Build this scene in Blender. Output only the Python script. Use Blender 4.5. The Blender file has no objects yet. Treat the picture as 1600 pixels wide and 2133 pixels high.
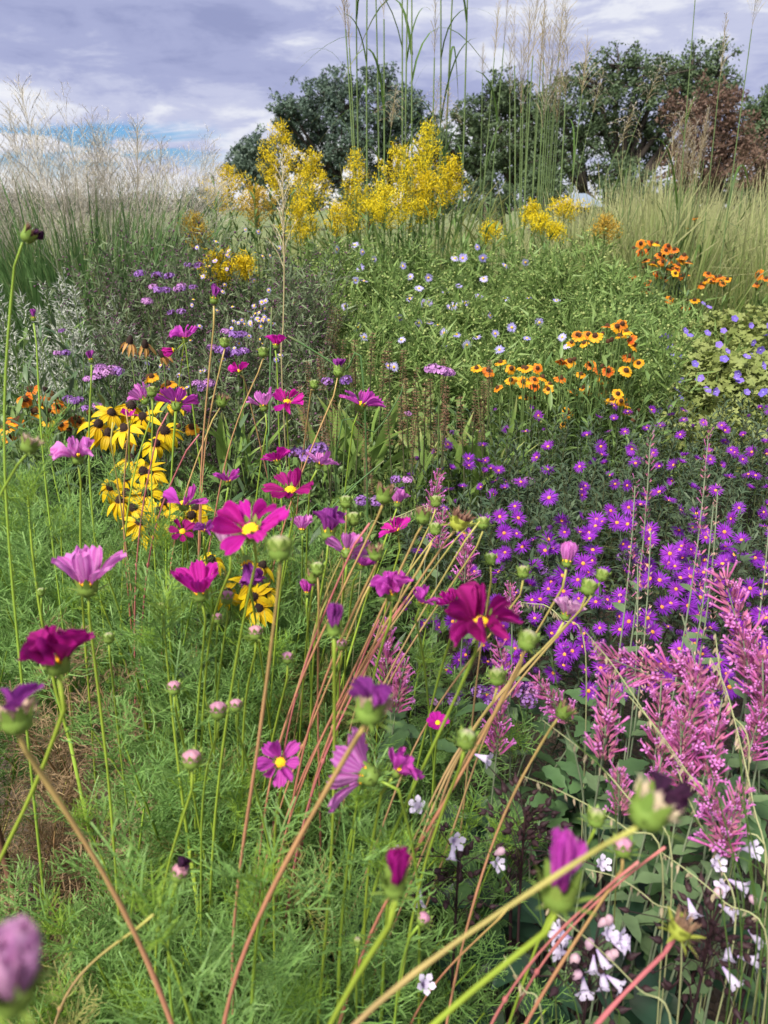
import bpy, math, random
import numpy as np
from mathutils import Vector, Matrix, noise

random.seed(7); RN = np.random.default_rng(11)
R = math.radians
scene = bpy.context.scene
COL = scene.collection

# ---------------------------------------------------------------- camera
CAM_Z, PITCH, FPX = 1.40, R(21.6), 1602.0
cd = bpy.data.cameras.new('camera'); cam = bpy.data.objects.new('camera', cd); COL.objects.link(cam)
cam.location = (0, 0, CAM_Z); cam.rotation_euler = (R(90) - PITCH, 0, 0)
cd.sensor_fit = 'VERTICAL'; cd.sensor_height = 36.0; cd.sensor_width = 27.0
cd.lens = FPX * 36.0 / 2133.0
cd.clip_start = 0.02; cd.clip_end = 3000
cd.dof.use_dof = True; cd.dof.focus_distance = 1.8; cd.dof.aperture_fstop = 7.0
scene.camera = cam

# ---------------------------------------------------------------- sky
EXPO = 0.95
SUN_EL, SUN_AZ = R(52), R(215)          # azimuth clockwise from +Y
w = bpy.data.worlds.new('World'); scene.world = w; w.use_nodes = True
nt = w.node_tree; N, LK = nt.nodes, nt.links
N.clear()
def nd(tree, t, **kw):
    n = tree.nodes.new(t)
    for k, v in kw.items(): setattr(n, k, v)
    return n
def mth(tree, op, a, b=None, c=None, clamp=False):
    n = tree.nodes.new('ShaderNodeMath'); n.operation = op; n.use_clamp = clamp
    for i, v in enumerate((a, b, c)):
        if v is None: continue
        if isinstance(v, (int, float)): n.inputs[i].default_value = v
        else: tree.links.new(v, n.inputs[i])
    return n.outputs[0]
def mixc(tree, f, a, b, blend='MIX'):
    n = tree.nodes.new('ShaderNodeMix'); n.data_type = 'RGBA'; n.blend_type = blend
    for s, v in ((n.inputs[0], f), (n.inputs[6], a), (n.inputs[7], b)):
        if isinstance(v, (int, float)): s.default_value = v
        elif isinstance(v, (tuple, list)): s.default_value = (*v[:3], 1)
        else: tree.links.new(v, s)
    return n.outputs[2]
def ramp(tree, f, stops, interp='EASE'):
    n = tree.nodes.new('ShaderNodeValToRGB'); n.color_ramp.interpolation = interp
    el = n.color_ramp.elements
    while len(el) < len(stops): el.new(0.5)
    for e, (p, c) in zip(el, stops):
        e.position = p; e.color = (*c, 1) if len(c) == 3 else c
    tree.links.new(f, n.inputs[0]); return n.outputs[0]
tc = nd(nt, 'ShaderNodeTexCoord')
sep = nd(nt, 'ShaderNodeSeparateXYZ'); LK.new(tc.outputs['Generated'], sep.inputs[0])
skyt = nd(nt, 'ShaderNodeTexSky', sky_type='NISHITA', sun_disc=False, sun_elevation=SUN_EL, sun_rotation=SUN_AZ)
def wnoise(scale, sx, sz, detail=6, rough=.55, off=0.0, dist=0.0):
    mp = nd(nt, 'ShaderNodeMapping'); mp.inputs['Scale'].default_value = (sx, sx, sz); mp.inputs['Location'].default_value = (off, off * .7, off * .3)
    LK.new(tc.outputs['Generated'], mp.inputs[0])
    n = nd(nt, 'ShaderNodeTexNoise'); n.inputs['Scale'].default_value = scale; n.inputs['Detail'].default_value = detail
    n.inputs['Roughness'].default_value = rough; n.inputs['Distortion'].default_value = dist
    LK.new(mp.outputs[0], n.inputs['Vector']); return n.outputs[0]
n_big = wnoise(1.55, 1.0, 5.0, 2, .5, 17.7)
n_mid = wnoise(3.6, 1.0, 4.6, 6, .55, 5.9, .35)
n_fine = wnoise(10.0, 1.0, 3.2, 7, .6, 1.7, .4)
dens = mth(nt, 'ADD', mth(nt, 'MULTIPLY', n_big, .36), mth(nt, 'ADD', mth(nt, 'MULTIPLY', n_mid, .38), mth(nt, 'MULTIPLY', n_fine, .26)))
# the cloud deck is grey overhead and breaks into white low down
elev = mth(nt, 'ADD', sep.outputs[2], mth(nt, 'MULTIPLY', mth(nt, 'SUBTRACT', n_mid, .5), .10))
lowf = ramp(nt, elev, [(0.0, (1, 1, 1)), (.055, (.75, .75, .75)), (.105, (.50, .50, .50)), (.125, (.10, .10, .10)), (.16, (.16, .16, .16)), (.21, (0, 0, 0))])
lit = mth(nt, 'ADD', mth(nt, 'MULTIPLY_ADD', dens, 1.5, -.215), mth(nt, 'MULTIPLY', lowf, .075))
K = 10.0 / 2 ** EXPO
cloud = ramp(nt, lit, [(.33, (.31, .345, .575)), (.44, (.405, .44, .68)), (.525, (.57, .60, .80)), (.60, (.82, .84, .93)), (.70, (1.0, 1.0, 1.0))])
cl = nd(nt, 'ShaderNodeVectorMath', operation='SCALE'); LK.new(cloud, cl.inputs[0]); cl.inputs['Scale'].default_value = K
# a break low on the left where the blue shows
gap_n = wnoise(7.0, 1.0, 4.0, 6, .6, 5.6, .5)
band = ramp(nt, elev, [(.030, (0, 0, 0)), (.052, (1, 1, 1)), (.070, (1, 1, 1)), (.088, (0, 0, 0))])
gx = nd(nt, 'ShaderNodeMapRange'); LK.new(sep.outputs[0], gx.inputs[0])
gx.inputs[1].default_value = -.17; gx.inputs[2].default_value = -.24; gx.inputs[3].default_value = 0.0; gx.inputs[4].default_value = 1.0
gap = mth(nt, 'MULTIPLY', mth(nt, 'MULTIPLY', ramp(nt, gap_n, [(.42, (0, 0, 0)), (.54, (1, 1, 1))]), band), gx.outputs[0])
blue = nd(nt, 'ShaderNodeVectorMath', operation='MULTIPLY'); LK.new(skyt.outputs[0], blue.inputs[0]); blue.inputs[1].default_value = (.26, .46, .74)
fin = mixc(nt, gap, cl.outputs[0], blue.outputs[0])
bg = nd(nt, 'ShaderNodeBackground'); bg.inputs['Strength'].default_value = .1
LK.new(fin, bg.inputs[0])
wo = nd(nt, 'ShaderNodeOutputWorld'); LK.new(bg.outputs[0], wo.inputs[0])

# ---------------------------------------------------------------- sun, exposure
sd = bpy.data.lights.new('sun', 'SUN'); sun = bpy.data.objects.new('sun', sd); COL.objects.link(sun)
sd.energy = 4.3; sd.angle = R(14); sd.color = (1.0, .95, .85)
sdir = Vector((math.sin(SUN_AZ) * math.cos(SUN_EL), math.cos(SUN_AZ) * math.cos(SUN_EL), math.sin(SUN_EL)))
sun.rotation_euler = sdir.to_track_quat('Z', 'Y').to_euler(); sun.location = sdir * 30
vs = scene.view_settings
vs.view_transform = 'Standard'; vs.look = 'None'; vs.exposure = EXPO; vs.gamma = 1.0; vs.use_curve_mapping = False
scene.cycles.use_adaptive_sampling = True; scene.cycles.adaptive_threshold = .02
scene.cycles.max_bounces = 5; scene.cycles.diffuse_bounces = 3; scene.cycles.transmission_bounces = 4; scene.cycles.glossy_bounces = 2
scene.cycles.sample_clamp_indirect = 6

# ---------------------------------------------------------------- helpers
CR = np.array((1., 0, 0)); CU = np.array((0, math.sin(PITCH), math.cos(PITCH))); CF = np.array((0, math.cos(PITCH), -math.sin(PITCH)))
CP = np.array((0, 0, CAM_Z))
def ray(px, py): return CF + CR * ((px - 800) / FPX) + CU * ((1066.5 - py) / FPX)
def at(px, py, d): return CP + ray(px, py) * d                  # a point seen at a photo pixel, d metres deep
def aty(px, py, Y):
    r = ray(px, py); return CP + r * (Y / r[1])
def scr(x, y, z):                                                # direction: right, up, towards the viewer
    v = CR * x + CU * y - CF * z; return v / np.linalg.norm(v)
def nrm(v):
    v = np.asarray(v, float); return v / (np.linalg.norm(v, axis=-1, keepdims=True) + 1e-12)

class T:
    """a mesh template: points, polygons (flat loops + sizes), material slots, per-point (along, across, random)"""
    def __init__(s, V, L, C, M=None, P=None):
        s.V = np.asarray(V, float); s.L = np.asarray(L, int); s.C = np.asarray(C, int)
        s.M = np.zeros(len(s.C), int) if M is None else np.asarray(M, int)
        s.P = np.zeros((len(s.V), 3)) if P is None else np.asarray(P, float)
    def mat(s, i):
        return T(s.V, s.L, s.C, np.full(len(s.C), i), s.P)
    def xf(s, m):
        m = np.asarray(m); return T(s.V @ m[:3, :3].T + m[:3, 3], s.L, s.C, s.M, s.P)
class MB:
    def __init__(s): s.v = []; s.l = []; s.c = []; s.m = []; s.p = []; s.n = 0
    def add(s, t, m=None, mi=None, rnd=None):
        V = t.V if m is None else t.V @ np.asarray(m)[:3, :3].T + np.asarray(m)[:3, 3]
        s.v.append(V); s.l.append(t.L + s.n); s.c.append(t.C); s.m.append(t.M if mi is None else np.full(len(t.C), mi))
        P = t.P
        if rnd is not None: P = P.copy(); P[:, 2] = rnd
        s.p.append(P); s.n += len(V)
    def scatter(s, t, Ms, mi=None, rnd=None):
        Ms = np.asarray(Ms); k = len(Ms)
        if k == 0: return
        n = len(t.V)
        V = np.einsum('kij,nj->kni', Ms[:, :3, :3], t.V) + Ms[:, None, :3, 3]
        s.v.append(V.reshape(-1, 3)); s.l.append((t.L[None] + (np.arange(k) * n)[:, None]).ravel() + s.n)
        s.c.append(np.tile(t.C, k)); s.m.append(np.tile(t.M, k) if mi is None else np.full(len(t.C) * k, mi))
        P = np.tile(t.P, (k, 1))
        if rnd is None: rnd = RN.random(k)
        if rnd is not False: P[:, 2] = np.repeat(rnd, n)
        s.p.append(P); s.n += k * n
    def T(s):
        return T(np.concatenate(s.v), np.concatenate(s.l), np.concatenate(s.c), np.concatenate(s.m), np.concatenate(s.p))
def mesh(name, t, mats, smooth=True):
    if isinstance(t, MB): t = t.T()
    me = bpy.data.meshes.new(name)
    me.vertices.add(len(t.V)); me.vertices.foreach_set('co', t.V.astype(np.float32).ravel())
    me.loops.add(len(t.L)); me.loops.foreach_set('vertex_index', t.L.astype(np.int32))
    me.polygons.add(len(t.C))
    st = np.concatenate(([0], np.cumsum(t.C)[:-1])).astype(np.int32)
    me.polygons.foreach_set('loop_start', st); me.polygons.foreach_set('loop_total', t.C.astype(np.int32))
    for m in (mats if isinstance(mats, (list, tuple)) else [mats]): me.materials.append(m)
    me.polygons.foreach_set('material_index', t.M.astype(np.int32))
    me.polygons.foreach_set('use_smooth', np.full(len(t.C), smooth))
    a = me.attributes.new('pc', 'FLOAT_VECTOR', 'POINT'); a.data.foreach_set('vector', t.P.astype(np.float32).ravel())
    me.update(calc_edges=True); return me
def ob(name, me, parent=None, m=None, kind=None, label=None):
    o = bpy.data.objects.new(name, me); COL.objects.link(o)
    if parent is not None: o.parent = parent
    if m is not None: o.matrix_basis = Matrix(np.asarray(m).tolist())
    if kind: o['kind'] = kind
    if label: o['label'] = label
    return o
def thing(name, label, cat, loc, group=None):
    o = bpy.data.objects.new(name, None); COL.objects.link(o); o.location = tuple(loc)
    o.empty_display_size = .05
    o['label'] = label; o['category'] = cat
    if group: o['group'] = group
    return o
def frame(pos, z, roll=0.0, s=1.0, up=None):
    """4x4 with local Z along z; local Y leans towards `up`"""
    z = nrm(z); u = np.array((0, 0, 1.)) if up is None else np.asarray(up, float)
    if abs(np.dot(u, z)) > .995: u = np.array((0, 1., 0)) if abs(z[1]) < .9 else np.array((1., 0, 0))
    x = nrm(np.cross(u, z)); y = np.cross(z, x)
    c, sn = math.cos(roll), math.sin(roll)
    X = x * c + y * sn; Y = -x * sn + y * c
    m = np.eye(4); sv = np.ones(3) * s
    m[:3, 0] = X * sv[0]; m[:3, 1] = Y * sv[1]; m[:3, 2] = z * sv[2]; m[:3, 3] = pos
    return m
def frames(pos, z, roll, s):
    pos = np.asarray(pos, float); z = nrm(z); k = len(pos)
    u = np.tile((0, 0, 1.), (k, 1)); bad = np.abs(z[:, 2]) > .99; u[bad] = (0, 1., 0)
    x = nrm(np.cross(u, z)); y = np.cross(z, x)
    c, sn = np.cos(roll)[:, None], np.sin(roll)[:, None]
    X = x * c + y * sn; Y = -x * sn + y * c
    s = np.broadcast_to(np.asarray(s, float), (k,))[:, None]
    M = np.zeros((k, 4, 4)); M[:, :3, 0] = X * s; M[:, :3, 1] = Y * s; M[:, :3, 2] = z * s; M[:, :3, 3] = pos; M[:, 3, 3] = 1
    return M
def tr(p):
    m = np.eye(4); m[:3, 3] = p; return m
def rz(a):
    m = np.eye(4); c, s = math.cos(a), math.sin(a); m[:2, :2] = ((c, -s), (s, c)); return m
def U(a, b): return random.uniform(a, b)

PROF = {
 'lance': lambda t: np.sin(np.pi * np.clip(t, 0, 1) ** .75) ** .9 * .98 + .02,
 'ovate': lambda t: np.sin(np.pi * np.clip(t, 0, 1) ** .6) ** .8,
 'blade': lambda t: np.clip(1.0 - t ** 2.2, 0, 1) * .8 + .2 * (1 - t),
 'obov': lambda t: np.sin(np.pi * np.clip(t * .93 + .0, 0, 1) ** 1.55) ** .7 + .06 * (1 - t),
 'strap': lambda t: np.where(t < .85, 1.0, np.sqrt(np.clip(1 - ((t - .85) / .15) ** 2, 0, 1))) * (.35 + .65 * np.clip(t * 3, 0, 1)),
}
def leafT(L, W, n=5, prof='lance', curl=.4, fold=.2, cols=3, twist=0.0, wave=0.0, tooth=0.0):
    """leaf along +Z, face towards +Y, tip curling away (-Y when curl>0)"""
    t = np.linspace(0, 1, n + 1); wd = PROF[prof](t) * W / 2
    ang = curl * t
    dz = np.cos(ang); dy = -np.sin(ang)
    z = np.concatenate(([0], np.cumsum((dz[1:] + dz[:-1]) / 2) * L / n)); y = np.concatenate(([0], np.cumsum((dy[1:] + dy[:-1]) / 2) * L / n))
    V = []; P = []
    cs = np.linspace(-1, 1, cols)
    for i in range(n + 1):
        for c in cs:
            tw = twist * t[i]; wv = wave * math.sin(i * 2.3 + c) * W
            ww = wd[i] * (1 + (tooth * (1 if i % 2 else -1) if abs(c) == 1 else 0))
            xx = c * ww; ny = abs(c) * fold * ww + wv
            V.append((xx * math.cos(tw) - ny * math.sin(tw), y[i] + (xx * math.sin(tw) + ny * math.cos(tw)) * dz[i], z[i] + ny * math.sin(ang[i])))
            P.append((t[i], c * .5 + .5, 0))
    F = []
    for i in range(n):
        for j in range(cols - 1):
            a = i * cols + j; F += [a, a + 1, a + cols + 1, a + cols]
    return T(V, F, [4] * (n * (cols - 1)), None, P)
def tubeT(pts, rad, k=5, cap=True):
    pts = np.asarray(pts, float); n = len(pts); rad = np.broadcast_to(np.asarray(rad, float), (n,))
    tg = nrm(np.gradient(pts, axis=0)); u = np.array((.31, .87, .12)); V = []; P = []
    for i in range(n):
        x = nrm(np.cross(u, tg[i])); y = np.cross(tg[i], x); u = y
        u = np.cross(tg[i], x)
        for j in range(k):
            a = 2 * math.pi * j / k
            V.append(pts[i] + rad[i] * (x * math.cos(a) + y * math.sin(a))); P.append((i / (n - 1), j / k, 0))
    F = []; C = []
    for i in range(n - 1):
        for j in range(k):
            F += [i * k + j, i * k + (j + 1) % k, (i + 1) * k + (j + 1) % k, (i + 1) * k + j]; C.append(4)
    if cap:
        F += list(range((n - 1) * k, n * k)); C.append(k)
        F += list(range(k - 1, -1, -1)); C.append(k)
    return T(V, F, C, None, P)
def ribT(pts, wid, side=None):
    """flat ribbon along a path"""
    pts = np.asarray(pts, float); n = len(pts); wid = np.broadcast_to(np.asarray(wid, float), (n,))
    tg = nrm(np.gradient(pts, axis=0)); s = nrm(np.cross(tg, np.array((.3, .5, .8)) if side is None else side))
    V = np.empty((2 * n, 3)); V[0::2] = pts - s * wid[:, None] / 2; V[1::2] = pts + s * wid[:, None] / 2
    P = np.zeros((2 * n, 3)); P[:, 0] = np.repeat(np.linspace(0, 1, n), 2); P[1::2, 1] = 1
    F = []
    for i in range(n - 1): F += [2 * i, 2 * i + 1, 2 * i + 3, 2 * i + 2]
    return T(V, F, [4] * (n - 1), None, P)
def latheT(prof, k=10, bump=0.0, ribs=0):
    V = []; P = []; n = len(prof)
    for i, (r, z) in enumerate(prof):
        for j in range(k):
            a = 2 * math.pi * j / k; rr = r * (1 + bump * math.cos(ribs * a)) if ribs else r
            V.append((rr * math.cos(a), rr * math.sin(a), z)); P.append((i / (n - 1), j / k, 0))
    F = []; C = []
    for i in range(n - 1):
        for j in range(k):
            F += [i * k + j, i * k + (j + 1) % k, (i + 1) * k + (j + 1) % k, (i + 1) * k + j]; C.append(4)
    return T(V, F, C, None, P)
def curve(pts, n=12):
    """Catmull-Rom through the points"""
    p = np.asarray(pts, float); p = np.vstack((2 * p[0] - p[1], p, 2 * p[-1] - p[-2])); out = []
    m = len(p) - 3; per = max(2, n // m)
    for i in range(m):
        for t in np.linspace(0, 1, per, endpoint=False):
            a, b, c, d = p[i:i + 4]
            out.append(.5 * (2 * b + (c - a) * t + (2 * a - 5 * b + 4 * c - d) * t * t + (3 * b - a - 3 * c + d) * t ** 3))
    out.append(p[-2]); return np.array(out)
def seg(a, b, c, n=8):
    t = np.linspace(0, 1, n)[:, None]; a, b, c = (np.asarray(v, float) for v in (a, b, c))
    return (1 - t) ** 2 * a + 2 * t * (1 - t) * b + t * t * c
def bez(a, b, c, d, n=14):
    t = np.linspace(0, 1, n)[:, None]; a, b, c, d = (np.asarray(v, float) for v in (a, b, c, d))
    return (1 - t) ** 3 * a + 3 * t * (1 - t) ** 2 * b + 3 * t * t * (1 - t) * c + t ** 3 * d

# ---------------------------------------------------------------- materials
MATS = {}
def mat(name, cols, along=None, trans=.3, rough=.55, spec=.25, vein=None, nscale=None, ncol=None, inst=.12, tcol=None):
    """cols: (a, b) mixed by the piece's own random value; along: (pos, col, pos2) tint along the piece's length;
       vein: (colour, count, strength) lines along a petal; nscale/ncol: blotches of wear"""
    m = bpy.data.materials.new(name); m.use_nodes = True; t = m.node_tree; t.nodes.clear()
    at_ = nd(t, 'ShaderNodeAttribute', attribute_name='pc'); sp = nd(t, 'ShaderNodeSeparateXYZ'); t.links.new(at_.outputs['Vector'], sp.inputs[0])
    oi = nd(t, 'ShaderNodeObjectInfo')
    f = mth(t, 'ADD', mth(t, 'MULTIPLY', sp.outputs[2], .7), mth(t, 'MULTIPLY', oi.outputs['Random'], .3))
    c = mixc(t, f, cols[0], cols[1])
    if along:
        for (p0, p1, ca) in along:
            mr = nd(t, 'ShaderNodeMapRange'); t.links.new(sp.outputs[0], mr.inputs[0]); mr.inputs[1].default_value = p0; mr.inputs[2].default_value = p1
            c = mixc(t, mr.outputs[0], c, ca)
    if vein:
        cv, cnt, st = vein
        wv = mth(t, 'SINE', mth(t, 'MULTIPLY', sp.outputs[1], cnt * 6.283))
        rib = mth(t, 'POWER', mth(t, 'MULTIPLY_ADD', wv, .5, .5), 2.0)
        c = mixc(t, mth(t, 'MULTIPLY', rib, st), c, cv)
    tcx = nd(t, 'ShaderNodeTexCoord')
    nz = nd(t, 'ShaderNodeTexNoise'); nz.inputs['Scale'].default_value = nscale or 60; nz.inputs['Detail'].default_value = 4; t.links.new(tcx.outputs['Object'], nz.inputs['Vector'])
    if ncol: c = mixc(t, ramp(t, nz.outputs[0], [(.48, (0, 0, 0)), (.66, (1, 1, 1))]), c, ncol)
    hs = nd(t, 'ShaderNodeHueSaturation')
    t.links.new(mth(t, 'MULTIPLY_ADD', nz.outputs[0], .5, .75 + 0.0), hs.inputs['Value']); t.links.new(c, hs.inputs['Color'])
    t.links.new(mth(t, 'MULTIPLY_ADD', oi.outputs['Random'], inst * .12, .5 - inst * .06), hs.inputs['Hue'])
    c = hs.outputs[0]
    b = nd(t, 'ShaderNodeBsdfPrincipled'); t.links.new(c, b.inputs['Base Color']); b.inputs['Roughness'].default_value = rough; b.inputs['Specular IOR Level'].default_value = spec
    out = nd(t, 'ShaderNodeOutputMaterial')
    if vein:
        bp = nd(t, 'ShaderNodeBump'); bp.inputs['Strength'].default_value = .55; bp.inputs['Distance'].default_value = .0012; bp.invert = True
        t.links.new(mth(t, 'ADD', rib, mth(t, 'MULTIPLY', nz.outputs[0], .8)), bp.inputs['Height']); t.links.new(bp.outputs[0], b.inputs['Normal'])
    if trans > 0:
        tl = nd(t, 'ShaderNodeBsdfTranslucent')
        if tcol: t.links.new(mixc(t, 1.0, c, tcol, 'MULTIPLY'), tl.inputs[0])
        else: t.links.new(c, tl.inputs[0])
        mx = nd(t, 'ShaderNodeMixShader'); mx.inputs[0].default_value = trans
        t.links.new(b.outputs[0], mx.inputs[1]); t.links.new(tl.outputs[0], mx.inputs[2]); t.links.new(mx.outputs[0], out.inputs[0])
    else: t.links.new(b.outputs[0], out.inputs[0])
    MATS[name] = m; return m

# ================================================================ GROUND
def soil_mat():
    m = bpy.data.materials.new('soil'); m.use_nodes = True; t = m.node_tree; b = t.nodes['Principled BSDF']
    tcx = nd(t, 'ShaderNodeTexCoord')
    n1 = nd(t, 'ShaderNodeTexNoise'); n1.inputs['Scale'].default_value = 9; n1.inputs['Detail'].default_value = 8; n1.inputs['Roughness'].default_value = .7
    n2 = nd(t, 'ShaderNodeTexVoronoi'); n2.inputs['Scale'].default_value = 55
    n3 = nd(t, 'ShaderNodeTexNoise'); n3.inputs['Scale'].default_value = .35; n3.inputs['Detail'].default_value = 5
    for n in (n1, n2, n3): t.links.new(tcx.outputs['Object'], n.inputs['Vector'])
    c = ramp(t, n1.outputs[0], [(.3, (.035, .024, .016)), (.55, (.075, .052, .034)), (.75, (.13, .095, .065))])
    c = mixc(t, mth(t, 'MULTIPLY', n2.outputs['Distance'], .5), c, (.05, .036, .026))
    t.links.new(c, b.inputs['Base Color']); b.inputs['Roughness'].default_value = .95
    bp = nd(t, 'ShaderNodeBump'); bp.inputs['Strength'].default_value = .8; bp.inputs['Distance'].default_value = .02
    t.links.new(n2.outputs['Distance'], bp.inputs['Height']); t.links.new(bp.outputs[0], b.inputs['Normal'])
    return m
def lawn_mat():
    m = bpy.data.materials.new('lawn'); m.use_nodes = True; t = m.node_tree; b = t.nodes['Principled BSDF']
    tcx = nd(t, 'ShaderNodeTexCoord')
    n1 = nd(t, 'ShaderNodeTexNoise'); n1.inputs['Scale'].default_value = .25; n1.inputs['Detail'].default_value = 9; n1.inputs['Roughness'].default_value = .7
    t.links.new(tcx.outputs['Object'], n1.inputs['Vector'])
    t.links.new(ramp(t, n1.outputs[0], [(.3, (.07, .11, .03)), (.5, (.12, .15, .05)), (.7, (.19, .19, .08))]), b.inputs['Base Color'])
    b.inputs['Roughness'].default_value = .9; return m
def sheet(name, x0, x1, y0, y1, z, mt, n=40, amp=.0):
    V = []; P = []
    for i in range(n + 1):
        for j in range(n + 1):
            x = x0 + (x1 - x0) * j / n; y = y0 + (y1 - y0) * i / n
            V.append((x, y, z + amp * noise.noise((x * 1.7, y * 1.7, 3)))); P.append((0, 0, 0))
    F = []
    for i in range(n):
        for j in range(n): a = i * (n + 1) + j; F += [a, a + 1, a + n + 2, a + n + 1]
    return ob(name, mesh(name, T(V, F, [4] * n * n, None, P), mt), kind='structure')
sheet('ground', -1200, 1200, -200, 2200, -.03, soil_mat(), 60)
sheet('flower_bed', -6, 6, -1.5, 7.0, 0.0, bpy.data.materials['soil'], 90, .03)
sheet('lawn', -160, 160, 7.4, 400, .01, lawn_mat(), 40)

# ================================================================ TREES
m_bark = mat('bark', ((.045, .036, .03), (.085, .07, .055)), trans=0, rough=.9, nscale=9, inst=0)
m_crown = mat('crown_green', ((.055, .092, .050), (.13, .18, .085)), trans=.25, rough=.5, inst=.1)
m_crown2 = mat('crown_grey_green', ((.065, .105, .085), (.14, .19, .135)), trans=.25, rough=.5, inst=.1)
m_crown3 = mat('crown_bronze', ((.10, .060, .045), (.19, .12, .085)), trans=.25, rough=.6, inst=.1)
LEAFQ = leafT(1, .62, 2, 'ovate', .5, .25, 3)
def tree(label, name, tpx, tpy, Y, lobes, mt, lsize=.2, dens=1.0, group=None, thick=.22, forks=None, shell=.45):
    base = aty(tpx, tpy, Y); base[2] = 0
    root = thing(name, label, 'tree', base, group)
    tb = MB(); lv = MB()
    fk = [np.array(f) for f in (forks or [(0, 0, 1.6)])]
    for f in fk: tb.add(tubeT(seg((0, 0, -.1), (f[0] * .2, f[1] * .2, f[2] * .5), f, 6), np.linspace(thick, thick * .7, 6), 7))
    for (px, py, rx, ry) in lobes:
        off = U(-1.2, 1.2); c = aty(px, py, Y + off) - base; sc = np.linalg.norm(ray(px, py)) * Y / FPX
        rx *= sc; ry *= sc; rad = np.array((rx, rx * .85, ry))
        f = min(fk, key=lambda q: np.linalg.norm(q - c))
        mid = (f + c) / 2 + np.array((U(-.3, .3), U(-.3, .3), U(-.2, .3))) * np.linalg.norm(c - f) * .3
        tb.add(tubeT(seg(f, mid, c, 7), np.linspace(thick * .6, thick * .22, 7), 6))
        ncl = max(7, int(22 * dens * (rx * ry) / .8)); ncl = min(ncl, 120)
        d = nrm(RN.normal(size=(ncl, 3))); r = RN.random(ncl) ** shell * (.85 + .4 * RN.random(ncl))
        cc = c + d * r[:, None] * rad
        for q in cc[::2]:
            tb.add(tubeT(seg(c + (q - c) * U(0, .3), c + (q - c) * .6 + RN.normal(size=3) * .12, q, 4), np.linspace(thick * .14, thick * .05, 4), 4, False))
        k = 30; pp = (cc[:, None] + RN.normal(size=(ncl, k, 3)) * (np.array((.17, .17, .13)) * min(1.3, .4 + rx * .35))).reshape(-1, 3)
        dd = nrm(RN.normal(size=(len(pp), 3)) + np.array((0, 0, -.25)))
        tint = np.repeat(RN.random(ncl) * .6, k) + RN.random(ncl * k) * .4
        lv.scatter(LEAFQ, frames(pp, dd, RN.random(len(pp)) * 6.28, lsize * (.6 + .8 * RN.random(len(pp)))), rnd=tint)
    ob('trunk', mesh('trunk', tb, m_bark), root); ob('crown', mesh('crown', lv, mt), root, kind='stuff')
    return root
tree('bluish small tree standing farthest left behind the yellow goldenrod', 'tree', 535, 430, 62,
     [(505, 330, 28, 26), (540, 310, 34, 26), (560, 345, 30, 40), (520, 360, 40, 30), (490, 350, 18, 18)], m_crown2, .26, 1.0, None, .2)
tree('airy grey-green tree with forked dark trunk above the left goldenrod plumes', 'tree', 735, 430, 55,
     [(605, 225, 36, 24), (580, 240, 20, 16), (650, 240, 42, 50), (640, 300, 44, 40), (690, 190, 34, 30), (715, 230, 42, 60), (735, 190, 22, 22), (720, 310, 46, 34), (680, 330, 34, 20), (600, 270, 30, 34), (750, 280, 26, 40), (650, 365, 30, 16), (700, 385, 34, 18), (620, 345, 24, 16)],
     m_crown2, .2, 1.0, None, .26, [(-.5, 0, 2.6), (.1, .2, 3.0), (-.9, 0, 3.1)])
tree('grey-green tree half hidden behind the tallest grass stems', 'tree', 795, 430, 56,
     [(770, 165, 18, 20), (815, 185, 30, 36), (790, 230, 44, 40), (830, 250, 40, 50), (860, 215, 22, 20), (800, 300, 40, 36), (880, 250, 30, 34), (905, 300, 34, 40), (770, 350, 30, 26), (820, 365, 40, 26), (745, 385, 24, 20), (870, 370, 36, 26)],
     m_crown2, .2, 1.0, None, .24, [(0, 0, 2.6), (.6, 0, 3.0)])
tree('dark green tree with small sky gaps behind the feathery grass plumes', 'tree', 1040, 435, 52,
     [(1035, 185, 26, 22), (985, 270, 34, 44), (1010, 240, 40, 40), (1055, 215, 44, 44), (1050, 300, 56, 40), (960, 330, 34, 40), (1010, 350, 40, 40), (1080, 350, 40, 34), (1100, 250, 40, 50), (950, 240, 20, 18), (930, 300, 24, 30), (930, 365, 34, 40), (905, 285, 22, 26), (890, 330, 30, 34), (1130, 310, 44, 54), (1125, 370, 44, 30), (1140, 235, 24, 30)],
     m_crown, .19, 1.05, None, .28, [(-.6, 0, 2.2), (.5, 0, 2.4)])
tree('largest broad dark green oak on the skyline, right of centre', 'tree', 1270, 440, 50,
     [(1170, 240, 50, 44), (1160, 330, 50, 44), (1210, 170, 36, 26), (1250, 190, 50, 50), (1290, 140, 46, 30), (1325, 175, 48, 44), (1380, 160, 40, 30), (1440, 150, 48, 38), (1490, 150, 40, 40), (1410, 210, 50, 40),
      (1260, 270, 60, 44), (1330, 270, 56, 44), (1210, 290, 50, 40), (1290, 350, 56, 30), (1370, 320, 40, 40), (1460, 210, 50, 34), (1230, 370, 44, 26), (1510, 190, 24, 26)],
     m_crown, .19, .8, None, .36, [(-1.6, 0, 2.2), (-.3, 0, 2.6), (1.4, 0, 2.4), (.6, .3, 3.0)])
tree('bronze brown tree in front of the large oak at the right', 'tree', 1480, 440, 40,
     [(1440, 235, 44, 40), (1490, 215, 44, 34), (1520, 260, 40, 50), (1450, 300, 44, 40), (1500, 320, 46, 40), (1420, 340, 34, 40), (1530, 330, 26, 40), (1470, 370, 50, 30)],
     m_crown3, .15, 1.3, None, .2)
tree('green tree cut off by the right edge of the skyline', 'tree', 1590, 430, 54,
     [(1580, 235, 34, 30), (1610, 260, 44, 44), (1570, 270, 20, 24), (1640, 220, 44, 40)], m_crown, .2, 1.2, None, .26)
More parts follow.
